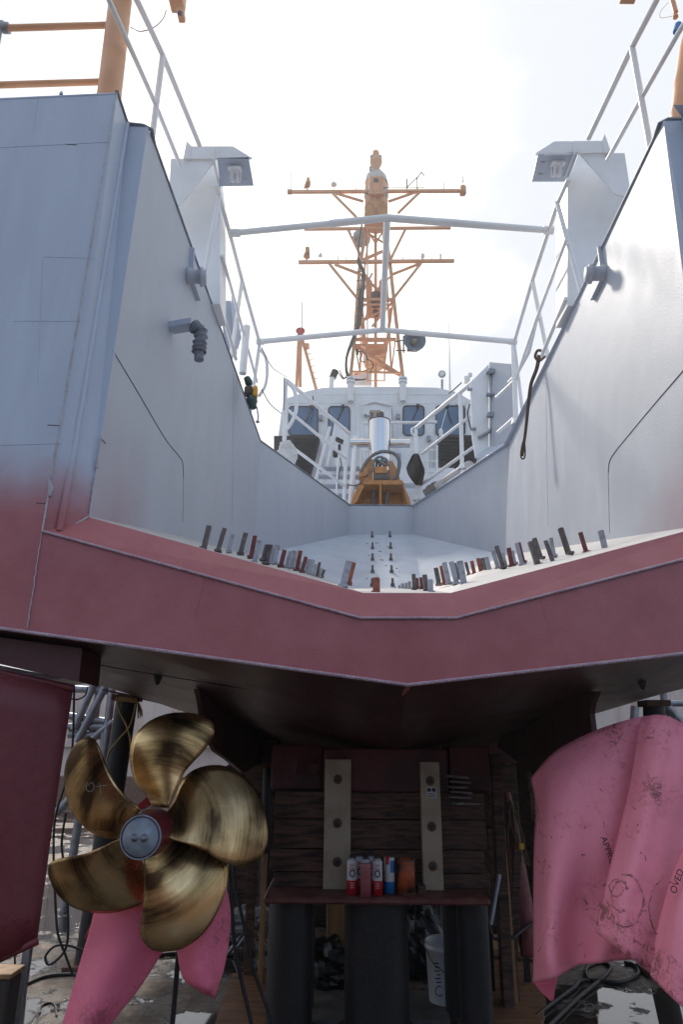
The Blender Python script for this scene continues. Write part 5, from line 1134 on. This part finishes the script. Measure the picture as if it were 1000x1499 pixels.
c_ = at(622, 1385, 6.2); solo('rubbish_bag', crumple(c_, .2, .22, .42, 5, amp=.45), M_bag, 'tall black plastic bag standing behind the white bucket', 'bag')
pb_ = g_at(657, 1470); 
bk = thing('bucket', pb_, 'white plastic bucket with a wire handle between the middle and right pillars', 'bucket')
mb = MB(); mb.lathe([(0, 0), (.125, 0), (.13, .01), (.145, .33), (.152, .335), (.152, .35), (.147, .352), (.147, .375), (.153, .378), (.150, .385), (.14, .38), (.125, .02), (0, .02)], pb_, n=36)
part('tub', mb, mat('bucket_white', (.62, .64, .66), .4, col2=(.5, .5, .5), ns=6), bk)
mb = MB(); mb.tube([Vector(p_) for p_ in cr([pb_+Vector((-.15, -.02, .34)), pb_+Vector((-.11, -.12, .27)), pb_+Vector((0, -.165, .22)), pb_+Vector((.11, -.12, .27)), pb_+Vector((.15, -.02, .34))], 18)], .003, 6); part('handle', mb, M_rub, bk)
mb = MB(); q = pb_+Vector((-.075, -.120, .17))
for k, w in enumerate((.06, .05, .06, .03, .055, .04)): mb.box(q+Vector((0, -.0, .1-k*.022)), (w, .004, .006))
for rr_ in (.028,):
    pts = [q+Vector((.0+rr_*math.cos(a_*.5), 0, -.06+rr_*math.sin(a_*.5))) for a_ in range(13)]; mb.tube(pts, .003, 5)
part('bucket_print', mb, M_ink, bk)
a = at(493, 1420, 5.9); mb = MB(); mb.box((a.x, 6.2, .5), (.17, .17, .75), bev=.006); mb.box((a.x, 6.2, .06), (.3, .3, .12), bev=.006)
solo('timber_post', mb, M_woodl, 'yellowish upright timber post behind the black pillars', 'post')
a = at(482, 1340, 5.7); mb = MB(); mb.tube([Vector((a.x-.35, 6.2, .96)), Vector((a.x+.35, 6.2, .96))], .085, 18); solo('timber_log', mb, M_woodl, 'pale round log laid across the top of the timber post', 'timber')
# right clutter
mb = MB(); mb.beam(Vector((at(728, 1200, 5.4).x, 5.4, 0)), at(724, 1104, 5.4), .075, .10, bev=.005); solo('rough_post', mb, M_wood, 'dark upright post right of the timber stack', 'post')
mb = MB(); mb.beam(Vector((at(740, 1250, 5.5).x, 5.5, 0)), at(733, 1200, 5.5), .035, .09, bev=.004); solo('pale_plank', mb, M_woodl, 'narrow pale plank leaning beside the dark upright post', 'plank')
mb = MB(); mb.tube([at(718, 1353, 5.2), at(731, 1280, 5.25)], .017, 10); solo('pry_bar', mb, M_galv, 'grey steel bar leaning against the right end of the red table', 'bar')
mb = MB(); mb.beam(at(715, 1360, 5.7), at(768, 1363, 5.9), .05, .05); mb.beam(at(716, 1360, 5.7), Vector((at(716, 1360, 5.7).x, 5.7, 0)), .04, .04); mb.beam(at(768, 1363, 5.9), Vector((at(768, 1363, 5.9).x, 5.9, 0)), .04, .04); solo('steel_trestle', mb, M_dark, 'low dark steel trestle on the floor right of the stand', 'trestle')
mb = MB(); mb.tube([at(742, 1160, 5.9), at(748, 1210, 5.9), at(766, 1330, 5.7), at(778, 1400, 5.6)], [.03, .06, .075, .07], 14); solo('rusty_pipe', mb, M_stubs[2], 'dull red pipe leaning behind the hanging ropes', 'pipe')
M_rope = mat('old_rope', (.12, .085, .05), .85, col2=(.05, .035, .02), ns=30, bump=.5, bs=60)
mb = MB()
for k in range(9):
    x0 = 738+random.uniform(0, 10); pts = [(745+random.uniform(-3, 6), 1172), (x0+6, 1190+random.uniform(-6, 6)), (x0+random.uniform(8, 22), 1230), (x0+random.uniform(10, 30), 1270+random.uniform(-12, 18)), (x0+random.uniform(2, 18), 1240), (x0, 1205+random.uniform(-10, 10))]
    mb.tube([Vector(p_) for p_ in cr([at(x, y, 5.75+.02*k) for x, y in pts], 30)], .008, 6)
mb.tube([Vector(p_) for p_ in cr([at(748, 1180, 5.6), at(744, 1230, 5.6), at(752, 1320, 5.6), at(768, 1385, 5.6)], 20)], .007, 6)
solo('hanging_rope_bundle', mb, M_rope, 'tangle of brown ropes and cables hanging beside the red pipe', 'rope')
mb = MB(); mb.tube([Vector(p_) for p_ in cr([at(716, 1352, 5.3), at(722, 1372, 5.3), at(735, 1374, 5.4), at(752, 1372, 5.4), at(770, 1358, 5.5), at(790, 1345, 5.6)], 24)], .011, 8); mb2 = MB(); solo('air_hose', mb, M_dark, 'dark hose looping under the steel trestle', 'hose')
for k, (x, y, x2, y2, Y, w, lb, mt) in enumerate(((758, 1240, 752, 1395, 5.6, .06, 'dark plank leaning in the shadow left of the right pink sheet', M_wood), (742, 1300, 750, 1392, 5.5, .05, 'short brown batten leaning behind the grey steel bar', M_wood), (372, 1180, 366, 1340, 6.0, .07, 'brown upright board left of the timber stack', M_wood), (388, 1250, 384, 1360, 5.8, .04, 'narrow pale batten standing left of the table plate', M_woodl))):
    a, b = at(x, y, Y), at(x2, y2, Y); b = b+(b-a)*max(0, b.z/max(.01, a.z-b.z)); mb = MB(); mb.beam(a, b, w, .03, bev=.003); solo('leaning_board', mb, mt, lb, 'board')
mb = MB(); mb.box(at(764, 1239, 5.4), (.035, .02, .04), bev=.004); solo('yellow_tag', mb, mat('yellow_tag_plastic', (.6, .38, .02), .5), 'tiny yellow tag hanging among the ropes', 'tag')
# plywood sheets on the floor
def flat(pts, h, name, m_, label, cat, z=.004):
    P_ = [g_at(x, y)+Vector((0, 0, z)) for x, y in pts]; mb = MB(); mb.plate(P_, (0, 0, h)); return solo(name, mb, m_, label, cat)
M_ply = mat('wet_plywood', (.26, .12, .055), .5, col2=(.10, .05, .03), ns=3, stretch=(1, 5, 1), bump=.2, rvar=.2)
flat([(714, 1410), (782, 1415), (800, 1470), (790, 1530), (700, 1530)], .02, 'plywood_sheet', M_ply, 'brown wet plywood sheet on the floor right of the stand', 'plywood')
flat([(340, 1430), (395, 1424), (395, 1530), (305, 1530)], .02, 'plywood_sheet', M_ply, 'brown wet plywood sheet on the floor left of the stand', 'plywood')
flat([(720, 1372), (785, 1380), (785, 1406), (718, 1400)], .05, 'timber_mat', M_woodl, 'ochre timber mat lying behind the brown plywood on the right', 'timber')
flat([(440, 1455), (650, 1455), (660, 1500), (430, 1500)], .02, 'concrete_slab', mat('slab_grey', (.12, .11, .10), .7, col2=(.06, .055, .05), ns=8), 'grey slab on the floor between the pillars', 'slab')
# workbench with a rag, left of stand
wb = thing('saw_horse', Vector((at(365, 1340, 6.4).x, 6.4, 0)), 'low metal stand under a grey rag left of the black pillars', 'stand')
q = at(365, 1358, 6.4); mb = MB()
for s_ in (-1, 1): mb.tube([q+Vector((.02*s_, 0, 0)), Vector((q.x+.22*s_, 6.4+.1*s_, 0))], .012, 8); mb.tube([q+Vector((.02*s_, 0, 0)), Vector((q.x-.16*s_, 6.5+.1*s_, 0))], .012, 8)
mb.tube([q+Vector((-.2, 0, -.3)), q+Vector((.3, .1, -.3))], .014, 8); part('leg', mb, M_galv, wb)
mb = MB(); mb.box(q, (.3, .2, .03)); part('top', mb, M_galv, wb)
solo('grey_rag', crumple(at(366, 1346, 6.4), .19, .15, .075, 11, amp=.7), mat('rag_cloth', (.36, .37, .38), .85, col2=(.12, .12, .12), ns=12, bump=.8, bs=30), 'grey dirty rag bunched on the low metal stand', 'rag')

# steel supports and scaffold
def prop_post(x, y, x2, y2, Y, w, name, label, rope=False):
    a = at(x, y, Y); b = at(x2, y2, Y); t = (0-a.z)/(b.z-a.z); f_ = a+(b-a)*t
    r_ = depth(a)/F*w/2; o_ = thing(name, f_, label, 'shore post')
    mb = MB(); mb.tube([f_, a], r_, 28); part('post', mb, M_dark, o_)
    mb = MB(); mb.box(a+Vector((0, 0, .0)), (r_*2.3, r_*2.3, .05)); mb.box(f_+Vector((0, 0, .02)), (r_*3, r_*3, .04)); part('pad', mb, M_rust, o_); return o_
prop_post(186, 1022, 160, 1190, 6.2, 31, 'shore_post', 'black shore post with rope tied at its top, behind the propeller')
prop_post(958, 1030, 962, 1200, 6.2, 30, 'shore_post', 'black shore post showing above the pink sheet on the right')
prop_post(722-330, 1120, 386, 1300, 7.2, 14, 'shore_post', 'thin dark shore post left of the timber stack, behind the propeller')
mb = MB(); mb.tube([Vector(p_) for p_ in cr([at(171, 1020, 6.0), at(174, 1040, 6.02), at(184, 1060, 6.02), at(190, 1080, 6.0), at(192, 1096, 6.0)], 20)], .009, 6)
mb.tube([Vector(p_) for p_ in cr([at(199, 1030, 6.0), at(190, 1062, 6.0), at(175, 1080, 6.0), at(160, 1100, 6.0), at(155, 1116, 6.0)], 20)], .008, 6)
for k in range(4): mb.tube([Vector(p_) for p_ in cr([at(170, 1021+k*1.4, 6.06), at(186, 1022+k*1.4, 6.04), at(201, 1024+k*1.4, 6.06)], 8)], .008, 6)
for k in range(12): mb.tube([at(202, 1027, 6.05), at(204+random.uniform(-6, 5), 1048+random.uniform(-8, 4), 6.05)], .004, 5)
solo('rope_lashing', mb, mat('yellow_rope', (.36, .24, .10), .85, bump=.5), 'frayed brown rope lashed round the top of the left shore post', 'rope')
sc = thing('scaffold_tower', Vector((at(120, 1100, 8).x, 8, 0)), 'grey tube scaffold with diagonal braces between the red rudder and the shore post', 'scaffold')
for t in ((134, 1008, 108, 1068), (150, 1012, 112, 1086), (163, 1014, 150, 1122), (158, 1062, 135, 1082), (120, 1150, 82, 1190), (150, 1122, 140, 1300)):
    a, b = at(t[0], t[1], 8), at(t[2], t[3], 8)
    if t[1] > 1100 or t[0] == 163: pass
    d_ = (b-a); mb = MB(); mb.tube([a-d_*(.3 if a.z > b.z else 0), b], .045, 12); part('brace', mb, M_galv, sc)
for y, y2 in ((1048, 1058), (1064, 1064), (1075, 1078), (1008, 1012), (1112, 1112)):
    mb = MB(); mb.tube([at(100, y, 8.05), at(166, y2, 8.05)], .04, 12); part('ledger', mb, M_galv, sc)
for x in (104, 148):
    mb = MB(); p_ = at(x, 1000, 8.1); mb.tube([p_+Vector((0, 0, .4)), Vector((p_.x-.1, 8.1, 0))], .045, 12); part('standard', mb, M_galv, sc)
sc2 = thing('scaffold_tower', Vector((at(985, 1050, 9).x, 9, 0)), 'grey scaffold tubes just visible over the top of the right pink sheet', 'scaffold')
for t in ((972, 1026, 1004, 1066), (930, 1034, 928, 1066), (1010, 1000, 1008, 1100)):
    mb = MB(); mb.tube([at(t[0], t[1], 9), at(t[2], t[3], 9)], .05, 12); part('brace', mb, M_galv, sc2)
mb = MB(); mb.tube([at(965, 1030, 9.05), at(1040, 1029, 9.05)], .04, 12); part('ledger', mb, M_galv, sc2)
for x in (975, 1030):
    mb = MB(); p_ = at(x, 1040, 9.1); mb.tube([p_+Vector((0, 0, .3)), Vector((p_.x, 9.1, 0))], .045, 12); part('standard', mb, M_galv, sc2)
sc3 = thing('window_frame_trestle', Vector((at(768, 1150, 9).x, 9, 0)), 'thin grey frame standing in daylight just left of the right pink sheet', 'trestle')
mb = MB()
for x in (764, 776): p_ = at(x, 1125, 9); mb.tube([p_+Vector((0, 0, .2)), Vector((p_.x, 9, 0))], .03, 8)
mb.tube([at(758, 1157, 9), at(790, 1157, 9)], .04, 8); part('frame', mb, M_dark, sc3)
# crate and bar bottom left
mb = MB(); z_ = .62; a = at(18, 1420, 4.3)
mb.plate([at(-80, 1430, 4.1), at(-80, 1418, 4.1), at(18, 1411, 4.3), at(18, 1424, 4.3), at(12, 1462, 4.3), at(28, 1446, 4.35), at(22, 1560, 4.3), at(-80, 1560, 4.1)], (0, .9, 0))
mb = MB(); c_ = Vector((at(-50, 1420, 4.5).x, 4.75, 0)); x1_ = at(18, 1415, 4.3).x; x0_ = x1_-.75; h_ = at(18, 1424, 4.3).z
mb.box(((x0_+x1_)/2, 4.36, h_/2), (x1_-x0_, .16, h_-.05), bev=.01); ob = solo('timber_block', mb, mat('dark_block', (.045, .035, .03), .8, bump=.4), 'dark block with a pale wooden top at the lower left corner', 'block')
mb = MB(); mb.box(((x0_+x1_)/2, 4.36, h_-.012), (x1_-x0_+.02, .18, .025), bev=.004); part('block_top', mb, M_woodl, ob)
mb = MB(); a = at(40, 1388, 4.6); b = at(27, 1480, 4.6); f_ = b+(b-a)*((0-b.z)/(b.z-a.z)); mb.beam(at(43, 1370, 4.6), f_, .045, .045, bev=.004); solo('steel_upright', mb, M_galv, 'grey square steel upright under the foot of the red rudder', 'upright')
# cables and hoses on the left
def cable(pts, Y, r_, label, name='cable', m_=M_rub, cat='cable'):
    mb = MB(); P_ = []
    for q_ in pts: P_.append(at(q_[0], q_[1], q_[2] if len(q_) > 2 else Y))
    P_ = [Vector(v) for v in cr(P_, 12*len(P_))]
    for v in P_: v.z = max(v.z, r_)
    mb.tube(P_, r_, 8); return solo(name, mb, m_, label, cat)
cable([(108, 1005), (107, 1060), (104, 1110), (94, 1150), (80, 1200), (78, 1260), (80, 1310), (84, 1365), (96, 1400), (106, 1428)], 4.9, .008, 'black cable hanging beside the rudder down to the floor')
cable([(96, 1190), (90, 1230), (92, 1260), (98, 1320), (99, 1370), (92, 1395), (72, 1412), (66, 1400), (80, 1385), (100, 1384), (122, 1392)], 4.95, .008, 'black cable with a loop hanging left of the propeller')
cable([(128, 1005), (124, 1018), (112, 1024), (100, 1022)], 4.6, .005, 'short dark wire curled under the rudder trunk')
cable([(21, 1398), (22, 1420), (27, 1437), (34, 1452)], 4.7, .006, 'short black cable below the rudder foot')
cable([(336, 1268), (338, 1310), (343, 1380), (352, 1430), (368, 1499), (372, 1530)], 4.6, .012, 'dark hose hanging from the right of the propeller to the floor', 'hose', M_dark, 'hose')
cable([(342, 1268), (345, 1300), (356, 1350), (366, 1400), (378, 1440), (392, 1480), (400, 1520)], 4.7, .011, 'second dark hose beside it running towards the left pillar', 'hose', M_dark, 'hose')
cable([(261, 1395), (258, 1430), (252, 1499), (248, 1540)], 4.3, .014, 'dark bar hanging between the two pink covers', 'bar', M_dark, 'bar')
def gcable(pts, r_, label, m_=M_rub, name='floor_hose'):
    mb = MB(); P_ = [g_at(x, y)+Vector((0, 0, r_)) for x, y in pts]; mb.tube([Vector(v) for v in cr(P_, 10*len(P_))], r_, 8); return solo(name, mb, m_, label, 'hose')
gcable([(36, 1444), (60, 1434), (80, 1430), (105, 1429), (125, 1432)], .012, 'black hose lying across the pale wet floor at lower left')
gcable([(57, 1485), (60, 1474), (72, 1469), (80, 1474), (82, 1489)], .006, 'broken ring of thin black wire on the wet floor at lower left')
gcable([(786, 1492), (800, 1480), (840, 1450), (850, 1440), (870, 1438), (905, 1441), (925, 1436), (936, 1428), (930, 1416), (915, 1412)], .014, 'black hose coiled on the wet floor below the pink sheet', M_dark)
gcable([(800, 1510), (850, 1462), (878, 1440), (890, 1428), (895, 1418), (880, 1412), (860, 1420), (862, 1436), (880, 1441)], .014, 'second black hose snaking across the puddle at lower right', M_dark)
gcable([(230, 1385), (280, 1382), (330, 1380), (400, 1388)], .02, 'dark pipe lying on the floor behind the pink covers')
gcable([(225, 1402), (262, 1398), (350, 1400)], .014, 'thinner dark hose lying in front of the dark pipe')
# pink sheets
def patch(C, nu=28, nv=28, th=.008, wob=.0):
    rows_ = [[Vector(p_) for p_ in cr([at(x, y, Y) for x, y, Y in row], nv)] for row in C]
    cols = [cr([r_[j] for r_ in rows_], nu) for j in range(nv+1)]
    G = [[Vector(cols[j][i]) for j in range(nv+1)] for i in range(nu+1)]
    if wob:
        for i in range(nu+1):
            for j in range(nv+1): G[i][j].y += wob*(math.sin(j*.9+i*.21)+.6*math.sin(i*.55-j*.35))
    m_ = MB(); m_.grid(G, th); return m_
cov = thing('pink_sheet', at(900, 1440, 3.4), 'dirty pink rubber sheet folded over the right propeller, printed with black lettering', 'sheet')
SP = []
def panel(q): SP.append(q); return q
part('sheet_panel', panel(patch([
 [(779, 1140, 3.9), (812, 1103, 3.75), (870, 1072, 3.6), (935, 1050, 3.5), (975, 1047, 3.55)],
 [(786, 1175, 3.85), (813, 1152, 3.6), (870, 1135, 3.5), (925, 1125, 3.48), (960, 1120, 3.5)],
 [(784, 1250, 3.8), (809, 1240, 3.52), (865, 1235, 3.46), (915, 1230, 3.45), (950, 1225, 3.5)],
 [(783, 1340, 3.75), (806, 1335, 3.46), (850, 1325, 3.52), (905, 1320, 3.44), (945, 1315, 3.45)],
 [(783, 1400, 3.7), (805, 1395, 3.43), (842, 1385, 3.53), (895, 1370, 3.42), (940, 1365, 3.42)],
 [(783, 1440, 3.68), (812, 1432, 3.42), (837, 1416, 3.54), (880, 1409, 3.44), (930, 1402, 3.42)]], wob=.004)), M_pink, cov)
part('sheet_panel', patch([[(782, 1438, 3.72), (798, 1436, 3.72), (816, 1430, 3.72)], [(792, 1451, 3.73), (802, 1451, 3.73), (812, 1449, 3.73)], [(806, 1463, 3.74), (808, 1464, 3.74), (810, 1463, 3.74)]], 8, 8), M_pink2, cov)
part('sheet_panel', panel(patch([
 [(939, 1053, 3.42), (965, 1047, 3.36), (1000, 1060, 3.36), (1060, 1110, 3.4)],
 [(926, 1140, 3.40), (955, 1135, 3.30), (1000, 1140, 3.3), (1060, 1160, 3.35)],
 [(905, 1230, 3.37), (940, 1232, 3.26), (990, 1235, 3.29), (1060, 1240, 3.3)],
 [(887, 1300, 3.34), (925, 1310, 3.22), (985, 1320, 3.27), (1060, 1330, 3.28)],
 [(873, 1365, 3.32), (912, 1393, 3.2), (960, 1430, 3.22), (1060, 1505, 3.25)]], wob=.004)), M_pink, cov)
part('sheet_panel', panel(patch([
 [(1004, 1240, 3.2), (1030, 1235, 3.1), (1070, 1230, 3.1)],
 [(978, 1310, 3.17), (1010, 1310, 3.04), (1070, 1310, 3.05)],
 [(960, 1385, 3.14), (1000, 1390, 3.0), (1070, 1400, 3.0)],
 [(954, 1428, 3.12), (995, 1470, 2.98), (1070, 1540, 2.95)]], wob=.003)), M_pink, cov)
TS = bvh(*SP)
def ptext(body, x, y, Y, size, ang):
    p_ = at(x, y, Y)-ORG[cov.name]; o_ = text_mesh(body, size, M_ink, cov, p_, (R(90), R(ang), 0), 'lettering', .0008); return o_
ptext('APPRO', 891, 1246, 3.415, .040, 75)
ptext('OVED', 992, 1290, 3.06, .036, -62)
# worn ring stamps on the folded panel
M_dirt = mat('scuffed_stamp', (.33, .12, .13), .7, col2=(.62, .2, .27), ns=22, lo=.42, hi=.6)
def ringstamp(cx_, cy_, rx, ry, a0, a1, w):
    mb = MB(); q = [(cx_+rx*math.cos(R(a0+(a1-a0)*k/19))+random.uniform(-1, 1), cy_+ry*math.sin(R(a0+(a1-a0)*k/19))+random.uniform(-1, 1)) for k in range(20)]
    run(mb, TS, q, lambda t: w*random.uniform(.4, 1.3), -.001, 60)
    if mb.v: part1('stamp_ring', mb, M_dirt, cov)
ringstamp(915, 1318, 27, 38, -95, 120, .005); ringstamp(909, 1312, 12, 22, 60, 330, .005); ringstamp(975, 1330, 24, 44, 120, 250, .004); ringstamp(903, 1300, 10, 12, 0, 300, .004)
for _ in range(30):                                                # brown scuffs and crease marks
    x = random.choice((random.gauss(920, 26), random.gauss(800, 14), random.uniform(790, 990))); y = random.choice((random.gauss(1300, 45), random.uniform(1120, 1430), random.gauss(1240, 20)))
    a = random.uniform(0, 6.28); l_ = random.uniform(2, 9); mb = MB(); run(mb, TS, [(x, y), (x+l_*.5*math.cos(a)+random.uniform(-1, 1), y+l_*.5*math.sin(a)), (x+l_*math.cos(a), y+l_*math.sin(a))], lambda t: random.uniform(.001, .003), -.0008, 8)
    if mb.v: part1('scuff', mb, M_dirt if random.random() < .5 else M_rust, cov)
cv2 = thing('pink_cover', at(180, 1480, 4.1), 'clean pink cover hanging behind the bottom blades of the propeller on the left', 'cover')
part('cover_panel', patch([
 [(144, 1318, 4.2), (185, 1310, 4.12), (262, 1300, 4.2)], [(130, 1368, 4.2), (185, 1365, 4.12), (258, 1360, 4.2)], [(120, 1402, 4.2), (175, 1400, 4.1), (234, 1398, 4.2)],
 [(108, 1445, 4.18), (150, 1447, 4.08), (203, 1446, 4.18)], [(98, 1480, 4.16), (135, 1485, 4.06), (170, 1486, 4.16)], [(84, 1530, 4.14), (105, 1535, 4.05), (125, 1540, 4.14)]]), M_pink2, cv2)
cv3 = thing('pink_cover', at(300, 1455, 4.1), 'pointed pink cover hanging to the right of the lowest propeller blade', 'cover')
part('cover_panel', patch([
 [(250, 1290, 4.2), (290, 1290, 4.1), (331, 1296, 4.15)], [(257, 1350, 4.2), (295, 1345, 4.08), (337, 1340, 4.15)], [(261, 1395, 4.18), (295, 1395, 4.06), (333, 1385, 4.15)],
 [(269, 1430, 4.16), (295, 1430, 4.05), (326, 1420, 4.13)], [(289, 1447, 4.15), (302, 1447, 4.06), (318, 1443, 4.12)], [(311, 1457, 4.12), (313, 1458, 4.12), (314, 1457, 4.12)]]), M_pink2, cv3)
mb = MB(); mb.plate([at(x, y, 4.05) for x, y in ((201, 1178), (207, 1174), (217, 1164), (220, 1170), (214, 1180), (206, 1186))], (0, .1, 0)); solo('red_rag', mb, mat('red_cloth', (.42, .01, .015), .6), 'small bright red rag wedged above the propeller hub', 'rag')
mb = MB(); mb.tube([at(x, y, 4.25) for x, y in ((139, 1338), (135, 1355), (128, 1366), (124, 1374))], [.014, .01, .006, .002], 8); solo('red_strap', mb, mat('red_webbing', (.5, .015, .02), .6), 'thin red strap at the left edge of the pink cover', 'strap')
# things hung on the rails
YS = onp(plR, 790, 540).y
mb = MB()
pS = lambda x, y, d=0: at(x, y, YS-.12+d)
def ribbon(pts, w, m_, th=.006):
    P_ = [Vector(v) for v in cr(pts, 40)]; G = []
    for i, v in enumerate(P_):
        t_ = (P_[min(i+1, 40)]-P_[max(i-1, 0)]).normalized(); s_ = t_.cross(Vector((0, 1, 0))).normalized(); ww = w(i/40) if callable(w) else w
        G.append([v-s_*ww, v+s_*ww])
    m_.grid(G, th)
ribbon([pS(790, 520), pS(786, 540), pS(778, 562), pS(774, 590), pS(771, 620), pS(768, 645), pS(765, 668)], lambda t: .022-.009*t, mb)
mb.tube([Vector(v) for v in cr([pS(768, 640), pS(764, 655), pS(763, 668), pS(766, 672), pS(769, 668), pS(769, 655), pS(768, 645)], 20)], .008, 8)
mb.tube([Vector(v) for v in cr([pS(797, 515, .1), pS(788, 513), pS(784, 522), pS(790, 528), pS(798, 522, .1)], 14)], .016, 8)
solo('lifting_strap', mb, mat('brown_webbing', (.10, .05, .035), .8, col2=(.05, .025, .02), ns=30, stretch=(8, 8, 1), bump=.4), 'long brown webbing strap hanging over the edge of the right ramp wall', 'strap')
part_y = 11.0
G = []
for i in range(17):
    v = i/16; row = []
    for j in range(13):
        u = j/12; xl = 606-11*v**.7; xr = 613+9*min(1, v*2.2)-4*max(0, v-.6)/.4; x = xl+(xr-xl)*u; y = 664+v*(22+30*u**.6-9*max(0, u-.6)/.4)+4*math.sin(v*2)*u
        row.append(at(x, y, part_y+.09*math.sin(u*9+v*2)))
    G.append(row)
mb = MB(); mb.grid(G, .01); solo('black_bag', mb, M_black, 'black cloth bag slung on the rail right of the winch', 'bag')
mb = crumple(at(419, 655, 9.7), .09, .08, .10, 21, amp=.6); m2 = crumple(at(420, 668, 9.7), .14, .08, .2, 22, amp=.5)
for f_ in m2.f: mb.f.append(tuple(i+len(mb.v) for i in f_)); mb.sm.append(False)
mb.v += m2.v; solo('white_cloth', mb, mat('white_cloth', (.66, .65, .62), .9, bump=.4), 'crumpled white cloth tied round the foot of the left deck rail', 'cloth')
mb = MB(); mb.lathe([(.0, 0), (.045, .01), (.045, .1), (0, .11)], at(386, 511, 6.25), n=6)
# thin scattering volume added to imitate lens flare around the mast
hm = bpy.data.materials.new('flare_haze_volume'); hm.use_nodes = True; ht = hm.node_tree; ht.nodes.clear()
hv = ht.nodes.new('ShaderNodeVolumePrincipled'); ho = ht.nodes.new('ShaderNodeOutputMaterial'); ht.links.new(hv.outputs[0], ho.inputs['Volume'])
hv.inputs['Color'].default_value = (.95, .95, .95, 1); hv.inputs['Density'].default_value = 0.0035; hv.inputs['Anisotropy'].default_value = 0.6
mb = MB(); mb.box((0, 140, 9), (602, 524, 20)); hz = mesh_obj('flare_haze', mb, hm, Vector((0, 0, 0))); hz['kind'] = 'stuff'
